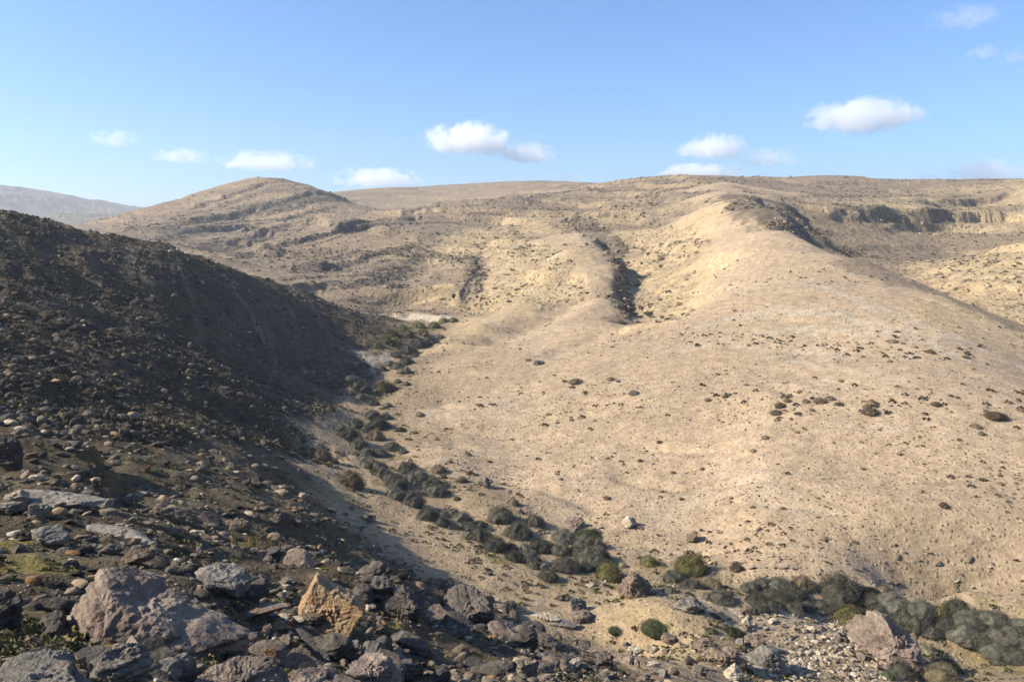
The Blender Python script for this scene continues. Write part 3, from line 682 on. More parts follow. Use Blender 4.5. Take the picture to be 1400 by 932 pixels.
# ------------------------------------------------------------------ rocks
def ico(sub):
    t = (1 + 5 ** 0.5) / 2
    v = np.array([(-1,t,0),(1,t,0),(-1,-t,0),(1,-t,0),(0,-1,t),(0,1,t),(0,-1,-t),(0,1,-t),(t,0,-1),(t,0,1),(-t,0,-1),(-t,0,1)], float)
    f = np.array([(0,11,5),(0,5,1),(0,1,7),(0,7,10),(0,10,11),(1,5,9),(5,11,4),(11,10,2),(10,7,6),(7,1,8),(3,9,4),(3,4,2),(3,2,6),(3,6,8),(3,8,9),(4,9,5),(2,4,11),(6,2,10),(8,6,7),(9,8,1)])
    v /= np.linalg.norm(v, axis=1)[:, None]
    for _ in range(sub):
        e = np.concatenate([f[:, [0, 1]], f[:, [1, 2]], f[:, [2, 0]]]); e = np.sort(e, 1)
        u, inv = np.unique(e, axis=0, return_inverse=True); inv = inv.ravel()
        m = v[u].mean(1); m /= np.linalg.norm(m, axis=1)[:, None]
        n = len(v); k = len(f); v = np.vstack([v, m])
        a, b, c = inv[:k] + n, inv[k:2*k] + n, inv[2*k:] + n
        f = np.concatenate([np.stack([f[:, 0], a, c], 1), np.stack([f[:, 1], b, a], 1), np.stack([f[:, 2], c, b], 1), np.stack([a, b, c], 1)])
    return v, f
ICO = {s: ico(s) for s in (1, 2, 3, 4, 5)}

def n3(p, wave, seed):
    return (perlin(p[:, 0] / wave + 3.1 * seed, p[:, 1] / wave, seed) + perlin(p[:, 1] / wave + 1.7, p[:, 2] / wave, seed + 1) + perlin(p[:, 2] / wave, p[:, 0] / wave + 5.3, seed + 2)) / 3 ** 0.5

def rock_verts(seed, sub=4, dims=(1, 1, 1), planes=14, rough=0.06, strata=0.0, flat=0.0, cuts=()):
    """angular boulder: a ball cut by planes, then pitted and split along its beds; dims are full width, depth, height"""
    r_ = np.random.default_rng(seed)
    v, f = ICO[sub]; v = v.copy()
    nrm = r_.normal(size=(max(planes, 0), 3)).reshape(-1, 3); nrm[:, 2] *= 0.8
    nrm /= np.linalg.norm(nrm, axis=1)[:, None] + 1e-9
    off = r_.uniform(0.45, 0.82, planes)
    for c in cuts:
        n_ = np.array(c[:3], float); nrm = np.vstack([nrm, n_ / np.linalg.norm(n_)]); off = np.append(off, c[3])
    dotp = v @ nrm.T
    s = np.where(dotp > 1e-3, off / np.maximum(dotp, 1e-3), 9).min(1)
    s = np.minimum(s, 1.0 if planes else 1.25)
    v = v * s[:, None]
    v /= np.abs(v).max(0)
    v = v * np.array(dims) * 0.5
    sz = min(dims)
    dirn = v / (np.linalg.norm(v, axis=1)[:, None] + 1e-9)
    dsp = n3(v, sz * 0.55, seed) * rough * 1.3 + (np.abs(n3(v, sz * 0.22, seed + 9)) - 0.2) * rough * 0.9 + n3(v, sz * 0.09, seed + 5) * rough * 0.35
    q1 = n3(v, sz * .5, seed + 21) * 3.2; q2 = n3(v, sz * .24, seed + 22) * 2.6
    dsp = dsp * .55 + (np.floor(q1) + sstep(.0, .25, q1 - np.floor(q1))) / 3.2 * rough * 1.2 + (np.floor(q2) + sstep(.0, .3, q2 - np.floor(q2))) / 2.6 * rough * .7
    if sub >= 4: dsp = dsp + n3(v, sz * 0.06, seed + 15) * rough * 0.35 + n3(v, sz * 0.03, seed + 16) * rough * 0.2
    if strata:
        zz = v[:, 2] / sz * 6 + n3(v, sz * 0.8, seed + 3) * 0.8
        fr_ = zz - np.floor(zz)
        dsp = dsp - strata * np.exp(-((fr_ - 0.5) / 0.16) ** 2)
    v = v + dirn * (dsp * sz)[:, None]
    return v, f
def rock_mesh(name, mat, **kw):
    v, f = rock_verts(**kw)
    me = mesh_np(name, v, f, [mat], smooth=False)
    return me
def place(o, px, py, wpx=None, sink=0.2, h=1.0, rz=0.0, tilt=(0, 0), s=None):
    """stand the object on the ground met at that pixel; wpx = its width in photograph pixels at that distance"""
    g = hit(px, py)
    if g is None: return None
    D = math.sqrt(g[0] ** 2 + g[1] ** 2 + (g[2] - ZC) ** 2)
    sc_ = s if s else wpx / F * D
    o.location = (g[0], g[1], g[2] - sink * h * sc_)
    o.scale = (sc_, sc_, sc_)
    o.rotation_euler = (tilt[0], tilt[1], rz)
    return D

def hero(name, label, px, py, wpx, dims, mat, seed, rz=0.0, tilt=(0, 0), sink=0.25, group=None, cat='rock', rough=0.085, strata=0.05, planes=10, sub=4, cuts=()):
    """py is the foot of the rock in the photograph; dims relative to its width"""
    me = rock_mesh(name, RM[mat], seed=seed, sub=sub, dims=dims, rough=rough, strata=strata, planes=planes, cuts=cuts)
    o = bpy.data.objects.new(name, me); C.objects.link(o)
    place(o, px, py, wpx, rz=rz, tilt=tilt)
    o.location.z += (0.5 - sink) * dims[2] * o.scale[0] + 0.2 * o.scale[0]
    tag(o, label, cat, group)
    return o

FG = 'large stones on the slope in front'
BR = 'boulders beside the dry stream'
HEROES = [
 # name, label, px, foot py, width px, (w,d,h), material, seed, rz, tilt, kw
 ('slab_boulder', 'biggest pale grey slanting slab with a lit left face on the mossy ground', 178, 880, 262, (1, .52, .38), 'pink', 101, -.20, (.04, .30), dict(strata=.07, sub=5, rough=.055, planes=0, mat2='pink', cuts=((.14,.1,1,.38),(0,-1,-.9,.44),(1,-.3,.1,.98),(-.72,-.62,.42,.38),(-.9,.5,.2,.62),(0,1,.1,.55),(0,0,-1,.55),(.3,-.6,.75,.55)))),
 ('ochre_boulder', 'bright orange ochre boulder standing on end amid the dark stones', 446, 864, 96, (1, .6, 1.0), 'orange', 112, 0.15, (-.10, .0), dict(strata=0, sub=5, rough=.075, planes=0, cuts=((-.30,-.92,.28,.34),(.3,1,0,.5),(-.86,-.1,.50,.47),(.52,-.1,.85,.52),(.86,0,-.50,.56),(-.50,0,-.86,.60)))),
 ('rock', 'dark rock half out of the picture beside the big slab', 8, 868, 52, (1, .9, .95), 'dark', 103, .4, (0, 0), {}),
 ('rock', 'low grey boulder among moss beneath the big slab', 62, 928, 82, (1, .8, .5), 'grey', 104, .2, (0, .15), {}),
 ('rock', 'rounded blue grey stone at the lower picture edge beneath the slab', 152, 935, 78, (1, .8, .72), 'grey', 105, .9, (0, .1), {}),
 ('rock', 'long grey ledge stone along the bottom left edge', 70, 962, 150, (1, .5, .4), 'grey', 106, -.05, (0, .05), {}),
 ('rock', 'pale broken rib of stone under the shaded side of the slab', 196, 905, 62, (1, .35, .42), 'pale', 107, -.7, (0, .5), {}),
 ('rock', 'small pale block leaning at the lower right of the slab', 166, 893, 26, (1, .8, .9), 'pale', 108, .3, (0, 0), {}),
 ('rock', 'wide pink grey boulder cut by the bottom edge, left of centre', 318, 958, 128, (1, .8, .48), 'pink', 109, .35, (0, -.25), dict(sub=5)),
 ('rock', 'rust stained boulder at the bottom edge under the ochre boulder', 435, 946, 92, (1, .8, .5), 'orange', 110, -.1, (0, .15), dict(mat2='pink')),
 ('rock', 'pink pointed boulder at the bottom edge right of the rusty one', 505, 938, 88, (1, .8, .6), 'pink', 111, .5, (0, .2), dict(sub=5)),
 ('rock', 'rust red stone in the dark hollow left of the ochre boulder', 376, 862, 48, (1, .8, .4), 'orange', 113, .2, (0, .1), {}),
 ('rock', 'small bright orange stone below the rust red one', 370, 905, 24, (1, .8, 1.0), 'orange', 114, .9, (0, .2), {}),
 ('slab_boulder', 'flat ochre edged slab lying above the dark hollow', 352, 838, 74, (1, .5, .14), 'brown', 115, .2, (0, -.1), {}),
 ('rock', 'grey rounded rock behind the black hollow', 302, 802, 78, (1, .8, .42), 'grey', 116, -.3, (0, .2), {}),
 ('rock', 'white stone perched on the grey rounded rock', 288, 786, 14, (1, .8, 1.1), 'pale', 117, .4, (0, 0), {}),
 ('rock', 'long thin dark slab pointing down right past the ochre boulder', 432, 885, 80, (1, .22, .12), 'dark', 118, -.75, (0, .35), {}),
 ('rock', 'small square pale stone in the shadow of the ochre boulder', 466, 884, 11, (1, .9, 1), 'pale', 119, .1, (0, 0), {}),
 ('rock', 'pale flat topped rock right of the ochre boulder', 520, 806, 38, (1, .8, .55), 'grey', 120, .1, (0, .1), {}),
 ('outcrop', 'dark steep block with a black right side right of the pale flat topped rock', 552, 842, 52, (1, .8, 1.0), 'dark', 121, .1, (0, .15), dict(sub=5)),
 ('outcrop', 'largest dark outcrop with black shadow above the sandy track', 643, 850, 84, (1, .8, .62), 'dark', 122, -.35, (0, .35), dict(sub=5)),
 ('rock', 'reddish lump at the upper left end of the large dark outcrop', 605, 806, 30, (1, .7, .7), 'brown', 123, .3, (0, 0), {}),
 ('rock', 'small dark rock above the shadowed outcrop', 668, 822, 16, (1, .8, .8), 'brown', 124, .3, (0, 0), {}),
 ('rock', 'hooked dark rock on the sand right of the outcrop', 697, 836, 22, (1, .7, .9), 'dark', 125, .9, (0, .1), {}),
 ('rock', 'brown blocky boulder at the bottom edge near centre', 716, 926, 38, (1, .8, .9), 'pink', 126, .2, (0, 0), {}),
 ('rock', 'grey rounded boulder just above the brown blocky one', 748, 908, 36, (1, .8, .45), 'grey', 127, 0, (0, .1), {}),
 ('rock', 'reddish low rock at the bottom edge right of the brown blocky one', 752, 936, 34, (1, .8, .5), 'pink', 128, .6, (0, 0), {}),
 ('rock', 'dark craggy stub with black right face at the lower right of the near slope', 830, 916, 34, (.8, .7, 1.0), 'dark', 129, 0, (0, .1), {}),
 ('rock', 'black upright rock at the left edge throwing a long shadow', 14, 640, 34, (.9, .7, 1.4), 'dark', 130, .2, (0, -.05), {}),
 ('slab_boulder', 'long grey ledge slab at the far left below the upright rock', 78, 690, 120, (1, .55, .14), 'grey', 131, -.1, (.05, .1), dict(strata=.1)),
 ('rock', 'white wedge shaped stone at the left end of the grey ledge slab', 22, 686, 30, (1, .7, .6), 'pale', 132, .3, (0, .3), {}),
 ('rock', 'pale angular block in the middle of the grey ledges', 54, 706, 26, (1, .8, .75), 'pale', 133, .6, (0, .2), {}),
 ('rock', 'bluish grey rounded stone on the picture edge below the white wedge', 14, 702, 36, (1, .8, .5), 'grey', 134, .2, (0, 0), {}),
 ('rock', 'white triangular stone right of the grey ledge slab', 146, 694, 24, (1, .7, .8), 'pale', 135, .1, (0, .2), {}),
 ('slab_boulder', 'long flat grey slab lying below the white triangular stone', 170, 735, 110, (1, .3, .12), 'grey', 136, -.3, (0, .12), dict(strata=.1)),
 ('rock', 'crumbly grey rock beside the left end of the long flat slab', 62, 742, 50, (1, .7, .45), 'grey', 137, .5, (0, .1), {}),
 ('rock', 'tan flat rock above the black shadow of the slab', 184, 768, 44, (1, .7, .4), 'brown', 138, .1, (0, 0), {}),
 ('rock', 'pale round rock left of the tan flat rock', 152, 756, 30, (1, .8, .6), 'grey', 139, .7, (0, 0), {}),
 ('rock', 'grey ledge stone right of the big slab top', 205, 795, 60, (1, .5, .22), 'grey', 140, -.2, (0, .2), {}),
 ('rock', 'dark reddish rock high on the near slope in shade', 228, 712, 46, (1, .7, .5), 'brown', 141, .1, (0, 0), {}),
 ('rock', 'pointed grey rock below the green tuft on the near slope', 395, 800, 26, (1, .8, .6), 'grey', 142, .4, (0, 0), {}),
 ('rock', 'angular tan rock in front of the shadow band on the near slope', 330, 725, 34, (1, .8, .6), 'brown', 143, .1, (0, 0), {}),
 # stream boulders
 ('boulder', 'largest reddish brown boulder standing alone beside the thicket in the stream', 868, 814, 54, (1, .8, .85), 'brown', 201, .1, (0, .05), dict(sub=5, cuts=((-1,-.3,.2,.6),(.7,0,.7,.5)))),
 ('striped_boulder', 'dark blue grey striped slab leaning on the orange block', 790, 834, 28, (.8, .5, 1.05), 'blue', 202, .2, (0, -.45), dict(strata=.06)),
 ('boulder', 'orange tan block under the striped slab', 797, 846, 32, (1, .7, .52), 'orange', 203, .1, (0, 0), dict(mat2='pink')),
 ('slab_boulder', 'pale grey flat slab nearer the dark outcrop of the two on the track', 745, 843, 42, (1, .7, .13), 'grey', 204, .15, (0, .08), dict(mat2='pale', planes=5, rough=.16, cuts=((1,.5,0,.5),(-.6,1,0,.45),(-.5,-1,0,.5)))),
 ('slab_boulder', 'pale grey cracked flat slab below the orange block', 772, 854, 46, (1, .6, .12), 'grey', 205, -.1, (0, .08), dict(mat2='grey', planes=6, rough=.18, cuts=((1,-.6,0,.5),(-1,.3,0,.5),(.2,-1,0,.4)))),
 ('boulder', 'dark pebbly lump left of the striped slab', 766, 820, 18, (1, .8, .6), 'dark', 206, 0, (0, 0), {}),
 ('boulder', 'small white flat stone above the striped slab', 808, 800, 16, (1, .7, .3), 'pale', 207, .3, (0, 0), {}),
 ('boulder', 'crusty grey rock spread below the brown saltbushes', 944, 832, 46, (1, .8, .38), 'grey', 208, -.15, (0, .15), dict(rough=.1)),
 ('boulder', 'largest pinkish pyramid shaped boulder at the lower right in the rubble', 1216, 908, 96, (1, .75, .70), 'pink', 209, -.3, (0, .30), dict(sub=5, cuts=((-.7,-.7,.35,.5),(.55,-.2,.85,.5)))),
 ('boulder', 'grey wedge boulder with black foot left of the white rubble', 1050, 912, 54, (1, .8, .5), 'grey', 210, -.1, (0, .25), {}),
 ('boulder', 'dark brown boulder below the flat sand, left of the grey wedge boulder', 994, 908, 50, (1, .8, .62), 'brown', 211, .2, (0, .2), {}),
 ('boulder', 'cream yellow rounded boulder at the foot of the dark brown one', 1006, 928, 32, (1, .8, .7), 'pale', 212, .2, (0, 0), {}),
 ('boulder', 'mauve brown hump boulder left of the dark brown one', 962, 888, 30, (1, .8, .6), 'brown', 213, 0, (0, .1), {}),
 ('boulder', 'mauve stone right under the dark green bush', 918, 876, 24, (1, .8, .6), 'brown', 214, .3, (0, .2), {}),
 ('boulder', 'brown boulder above the grey wedge boulder', 1034, 884, 36, (1, .8, .55), 'brown', 215, 0, (0, .1), {}),
 ('boulder', 'pale block standing beside the green bush by the rubble', 1021, 856, 13, (.8, .8, 1.3), 'pale', 216, .2, (0, 0), {}),
 ('boulder', 'brown flat block above the pale standing block', 1022, 836, 20, (1, .8, .6), 'brown', 217, .2, (0, 0), {}),
 ('boulder', 'pale stone with dark right half on the gravel slope above the big brown boulder', 858, 719, 26, (1, .8, .7), 'pale', 218, .1, (0, 0), {}),
 ('boulder', 'dark brown block on the gravel slope nearest the pale half dark stone', 948, 739, 18, (1, .8, .95), 'brown', 219, .2, (0, 0), {}),
 ('boulder', 'pinkish crumbled rock at the top of the saltbush thicket', 786, 722, 30, (1, .8, .7), 'pink', 220, .2, (0, .1), dict(rough=.1)),
 ('boulder', 'rounded pale rock at the left foot of the pyramid shaped boulder', 1180, 877, 24, (1, .8, .7), 'pink', 221, .1, (0, 0), {}),
 ('boulder', 'crumbled grey rock beside small bushes at the gravel slope foot', 660, 664, 26, (1, .8, .6), 'grey', 222, 0, (0, 0), dict(rough=.12)),
 ('boulder', 'grey craggy stone below the stream pool at the bottom', 958, 925, 24, (.8, .8, 1.1), 'grey', 223, 0, (0, 0), {}),
 ('boulder', 'white and yellow stone on the track left of the mauve stones', 868, 892, 22, (1, .8, .5), 'pale', 224, 0, (0, 0), {}),
 ('boulder', 'thin white stone between the yellow one and the mauve hump', 892, 891, 14, (1, .7, .6), 'pale', 225, .3, (0, 0), {}),
 ('boulder', 'dark lump on the sandy track beside the gravel strip', 668, 785, 14, (1, .6, .5), 'dark', 226, -.4, (0, 0), {}),
 ('boulder', 'dark pair topped stone low on the sand left of the loner bush', 504, 710, 26, (1, .6, .35), 'dark', 227, 0, (0, 0), {}),
]
for (nm, lab, px, py, w_, dims, mat, seed, rz, tilt, kw) in HEROES:
    kw = dict(kw); mat = kw.pop('mat2', mat)
    hero(nm, lab, px, py, w_, dims, mat, seed, rz, tilt, cat='slab' if 'slab' in nm else ('outcrop' if nm == 'outcrop' else ('rock' if nm == 'rock' else 'boulder')), **kw)

# medium stones: individual objects sharing meshes, in fields
VAR = {}
def rock_var(mat, k, sub=3):
    key = (mat, k)
    if key not in VAR:
        r_ = random.Random(k * 7 + 1)
        VAR[key] = rock_mesh('stone', RM[mat], seed=300 + k, sub=sub, dims=(1, r_.uniform(.5, .9), r_.uniform(.22, .6)), planes=8, rough=.085, strata=.03)
    return VAR[key]
FIELDS = [
 # group, label, category, count, pixel box or polygon test, size range px, materials
 ('stones on the near slope', 'one of the loose mixed stones strewn over the near slope', 'stone', 165,
   lambda: (random.uniform(0, 780), 930 - 260 * random.random() ** 1.5), lambda x, y: y > 640 + max(0, (x - 250)) * 0.42 + (0 if x > 250 else (250 - x) * .1), (12, 52), ('grey', 'brown', 'dark', 'brown', 'dark', 'dark', 'brown', 'dark', 'dark')),
 ('pale stones in the rubble bank', 'one of the cream stones heaped in the rubble bank by the pyramid boulder', 'stone', 75,
   lambda: (random.uniform(1010, 1215), random.uniform(838, 928)), lambda x, y: y > 835 + 0.0 * x and not (x > 1160 and y < 880 and x > 1190), (6, 16), ('pale', 'pale', 'pale', 'pink', 'grey')),
 ('stones along the foot of the gravel slope', 'one of the tan stones along the lower edge of the gravel slope', 'stone', 55,
   lambda: (random.uniform(800, 1400), random.uniform(690, 830)), lambda x, y: 700 + (x - 800) * 0.10 < y < 752 + (x - 800) * 0.11, (5, 11), ('pale', 'brown', 'pink', 'brown')),
 ('stones at the lower right of the near slope', 'loose stone at the bottom where the near slope meets the sandy track', 'stone', 40,
   lambda: (random.uniform(780, 1000), random.uniform(880, 930)), lambda x, y: True, (6, 18), ('brown', 'pale', 'pink', 'grey')),
]
for grp, lab, cat, cnt, gen, test, (s0, s1), mats in FIELDS:
    k = 0
    while k < cnt:
        x, y = gen()
        if not test(x, y) or ('on the near slope' in grp and x < 190 and 750 < y < 905 and random.random() < .75): continue
        mt = random.choice(mats)
        wp = s0 + (s1 - s0) * random.random() ** 2.2
        wp *= 0.55 + 0.9 * (y - 600) / 330 if 'near slope' in grp else 1
        o = bpy.data.objects.new('stone', rock_var(mt, random.randrange(5), 3)); C.objects.link(o)
        D = place(o, x, y, wp, sink=0.0, rz=random.uniform(0, 6.28), tilt=(random.uniform(-.35, .35), random.uniform(-.2, .6)))
        if D is None: bpy.data.objects.remove(o); continue
        o.location.z += 0.08 * o.scale[0]
        o.scale.z *= random.uniform(.6, 1.1)
        LM_ = [(150,820,'the big slanting slab'),(446,815,'the ochre boulder'),(640,825,'the largest dark outcrop'),(170,725,'the long flat grey slab'),(14,620,'the black upright rock'),(78,682,'the long grey ledge slab'),
               (520,800,'the pale flat topped rock'),(716,905,'the brown blocky boulder'),(330,905,'the wide pink grey boulder'),(300,790,'the grey rounded rock'),(330,715,'the angular tan rock'),(560,830,'the dark steep block'),(780,890,'the sandy track end')]
        if 'on the near slope' in grp:
            q_ = min(LM_, key=lambda t: (t[0] - x) ** 2 + (t[1] - y) ** 2); dx_, dy_ = x - q_[0], y - q_[1]
            rel = ('right of' if dx_ > 0 else 'left of') if abs(dx_) > abs(dy_) else ('below' if dy_ > 0 else 'above')
            far_ = 'just ' if math.hypot(dx_, dy_) < 50 else 'well '
            lab = f"{'large' if wp > 24 else ('small' if wp < 13 else 'middling')} {dict(grey='grey', brown='brown', dark='blackish', pink='pinkish', pale='cream')[mt]} loose stone {far_}{rel} {q_[2]}"
        elif 'lower right' in grp:
            lab = f"{'large' if wp > 12 else 'small'} {dict(grey='grey', brown='brown', dark='blackish', pink='pinkish', pale='cream')[mt]} loose stone where the near slope meets the {'left' if x < 860 else ('middle' if x < 930 else 'right')} part of the track"
        elif 'rubble' in grp:
            lab = f"{'large' if wp > 10 else 'small'} {dict(grey='grey', brown='brown', dark='blackish', pink='pinkish', pale='cream')[mt]} stone in the {'top' if y < 868 else ('middle' if y < 900 else 'bottom')} {'left' if x < 1090 else 'right'} of the rubble bank"
        elif 'foot' in grp:
            lab = f"{'large' if wp > 8 else 'small'} {dict(grey='grey', brown='brown', dark='blackish', pink='pinkish', pale='cream')[mt]} stone on the gravel slope foot behind the {'thicket' if x < 870 else ('tallest dark bush' if x < 1000 else ('clump by the rubble' if x < 1120 else ('left half of the belt' if x < 1260 else 'right half of the belt')))}"
        tag(o, lab, cat, grp); k += 1

# ------------------------------------------------------------------ countless small stones (stuff)
def stone_field(name, mats_w, n, sampler, size, seed, flat=(.45, .8), sub=1):
    """thousands of small angular stones as one mesh; sampler gives (azimuth, log distance); size(r, u) in metres"""
    r_ = np.random.default_rng(seed)
    a, l = sampler(r_, n)
    x = np.exp(l) * np.sin(a); y = np.exp(l) * np.cos(a)
    r = np.exp(l)
    n = len(a)
    s = size(r, r_.random(n))
    v0, f0 = ICO[sub]
    nv, nf = len(v0), len(f0)
    z = H(x, y)
    protos = []
    for k in range(12):
        protos.append(rock_verts(900 + k + seed, sub, (1, random.Random(k + seed).uniform(.45, .85), random.Random(k * 3 + seed).uniform(.3, .7)), 5, .05)[0])
    protos = np.array(protos)
    pk = r_.integers(0, 12, n)
    vv = protos[pk].copy()
    vv[:, :, 2] *= r_.uniform(flat[0], flat[1], n)[:, None] * 1.4
    th = r_.uniform(0, 2 * np.pi, n); c, s_ = np.cos(th)[:, None], np.sin(th)[:, None]
    tx = r_.uniform(-.6, .6, n)[:, None]
    vx, vy, vz = vv[..., 0], vv[..., 1], vv[..., 2]
    vy, vz = vy * np.cos(tx) - vz * np.sin(tx), vy * np.sin(tx) + vz * np.cos(tx)
    vx, vy = vx * c - vy * s_, vx * s_ + vy * c
    out = np.stack([vx * s[:, None] + x[:, None], vy * s[:, None] + y[:, None], vz * s[:, None] + (z + s * .12)[:, None]], -1).reshape(-1, 3)
    ff = (f0[None] + (np.arange(n) * nv)[:, None, None]).reshape(-1, 3)
    mi = np.repeat(r_.choice(len(mats_w), n, p=[w for _, w in mats_w]), nf)
    me = mesh_np(name, out, ff, [m for m, _ in mats_w], mi)
    o = bpy.data.objects.new(name, me); C.objects.link(o)
    return tag(o, kind='stuff')
def small_mat(name, c1, c2):
    m, nt, b = new_mat(name)
    g = nt.nodes.new('ShaderNodeNewGeometry')
    col = mixn(nt, g.outputs['Random Per Island'], c1, c2)
    n1 = noise(nt, g.outputs['Position'], 9, 3)
    col = mulc(nt, col, mrange(nt, n1.outputs[0], .3, .7, .7, 1.3))
    nt.links.new(col, b.inputs['Base Color']); return m
SM = {'dark': small_mat('dark_small_stones', (.05,.042,.035), (.13,.11,.085)), 'mid': small_mat('brown_small_stones', (.14,.11,.08), (.26,.205,.145)),
      'tan': small_mat('tan_small_stones', (.28,.21,.14), (.42,.32,.21)), 'pale': small_mat('pale_small_stones', (.42,.34,.24), (.60,.51,.38)), 'rust': small_mat('rust_small_stones', (.22,.12,.06), (.33,.20,.10))}
HX = R(35)
def region_sampler(cls, r0, r1, thr=0.3, gate=None):
    wc = sum(CW[c] for c in cls)
    def f(r_, n):
        A, L = [], []; tot = 0
        while tot < n:
            a = r_.uniform(-HX, HX, n); l = r_.uniform(math.log(r0), math.log(r1), n)
            i = np.clip(np.searchsorted(az, a) - 1, 0, NA - 2); j = np.clip(np.searchsorted(lr, l) - 1, 0, NR - 2)
            k = r_.random(n) * (1 - thr) + thr * .5 < wc[i, j]
            if gate is not None: k &= gate(r_, np.exp(l) * np.sin(a), np.exp(l) * np.cos(a), i, j)
            A.append(a[k]); L.append(l[k]); tot += k.sum()
        return np.concatenate(A)[:n], np.concatenate(L)[:n]
    return f
def clump(wave, seed, lo=-.2, hi=.5):
    return lambda r_, x, y, i, j: r_.random(len(x)) < sstep(lo, hi, fbm(x, y, wave, 3, seed)) + .05
nogreen = lambda r_, x, y, i, j: r_.random(len(x)) > 0.75 * GRN[i, j]
mixN = [(SM['dark'], .36), (SM['mid'], .44), (SM['tan'], .10), (SM['pale'], .07), (SM['rust'], .03)]
rockyN = lambda r_, x, y, i, j: (r_.random(len(x)) < sstep(-.35, .45, fbm(x, y, 2.6, 3, 140)) * .9 + .08) & (r_.random(len(x)) > np.maximum(0.96 * GRN[i, j], .93 * SAND[i, j]))
rockyL = lambda r_, x, y, i, j: (r_.random(len(x)) < sstep(-.35, .35, fbm(x, y, 9, 4, 141)) * .85 + .15) & (r_.random(len(x)) > .95 * SAND[i, j])
stone_field('small_stones_near', mixN, 9000, region_sampler('N', 3.0, 14, gate=rockyN), lambda r, u: .010 + .0022 * r + .12 * u ** 9 * np.minimum(r / 6, 1.6), 21, sub=2)
stone_field('small_stones_slope', mixN, 20000, region_sampler('N', 9, 62, gate=rockyN), lambda r, u: (.0018 * r + .010) * (1 + 8 * u ** 11), 22)
stone_field('scree', [(SM['dark'], .76), (SM['mid'], .20), (SM['tan'], .03), (SM['pale'], .01)], 24000, region_sampler('L', 28, 150, gate=rockyL), lambda r, u: .06 + .75 * u ** 14 + .0011 * r, 23, flat=(.5, .95))
stone_field('stream_gravel', [(SM['tan'], .5), (SM['pale'], .25), (SM['mid'], .25)], 7000, region_sampler('F', 28, 125, gate=lambda r_, x, y, i, j: clump(5, 31)(r_, x, y, i, j) & (r_.random(len(x)) > .9 * SAND[i, j])), lambda r, u: .05 + .22 * u ** 6 + .0008 * r, 24)
stone_field('slope_gravel', [(SM['tan'], .42), (SM['pale'], .15), (SM['mid'], .33), (SM['dark'], .10)], 11000, region_sampler('R', 44, 150, gate=lambda r_, x, y, i, j: r_.random(len(x)) < sstep(-.1, .5, fbm(x, y, 9, 3, 33)) * .8 + .12 + .9 * sstep(58, 47, np.hypot(x, y))), lambda r, u: .04 + .26 * u ** 9 + .0005 * r, 25)
def rubble(r_, n):
    px = r_.uniform(960, 1260, n); py = r_.uniform(832, 940, n)
    c = fbm(px, py, 70, 3, 3)
    inside = sstep(30, 0, np.abs(px - 1115 - 0.35 * (py - 880)) - 75) * sstep(826, 846, py - 0.04 * (px - 1040))
    k = r_.random(n) < inside * sstep(-.45, .25, c)
    P = [hit(a, b) for a, b in zip(px[k], py[k])]
    P = np.array([p for p in P if p])
    return np.arctan2(P[:, 0], P[:, 1]), np.log(np.hypot(P[:, 0], P[:, 1]))
stone_field('rubble_bank', [(SM['pale'], .50), (SM['tan'], .34), (SM['mid'], .16)], 5200, rubble, lambda r, u: .07 + .42 * u ** 5, 26, sub=2)
stone_field('ledge_rocks', [(SM['dark'], .22), (SM['mid'], .45), (SM['tan'], .33)], 3500, region_sampler('HVY', 120, 470, gate=lambda r_, x, y, i, j: (DARKM[i, j] > .22) & (r_.random(len(x)) < .2 + DARKM[i, j])), lambda r, u: .25 + 1.0 * u ** 5 + .0008 * r, 28, flat=(.6, 1.1))
def gully_rocks(r_, n):
    c = np.array([(862,440),(858,425),(856,405),(856,385),(852,365),(838,346),(815,328),(790,310),(770,292)], float)
    t = r_.random(n) * (len(c) - 1.001); i = t.astype(int); f = (t - i)[:, None]
    p = c[i] * (1 - f) + c[i + 1] * f + np.c_[r_.normal(0, 6, n), r_.normal(0, 3, n)]
    P = [hit(a, b) for a, b in p]; P = np.array([q for q in P if q])
    return np.arctan2(P[:, 0], P[:, 1]), np.log(np.hypot(P[:, 0], P[:, 1]))
stone_field('gully_rocks', [(SM['dark'], .28), (SM['mid'], .47), (SM['tan'], .25)], 520, gully_rocks, lambda r, u: .2 + 1.2 * u ** 4, 29, flat=(.6, 1.1))
stone_field('hill_rocks', [(SM['dark'], .25), (SM['mid'], .35), (SM['tan'], .30), (SM['pale'], .10)], 6500, region_sampler('HVY', 120, 420, gate=clump(22, 34, -.1, .6)), lambda r, u: .16 + .9 * u ** 9 + .0009 * r, 27)

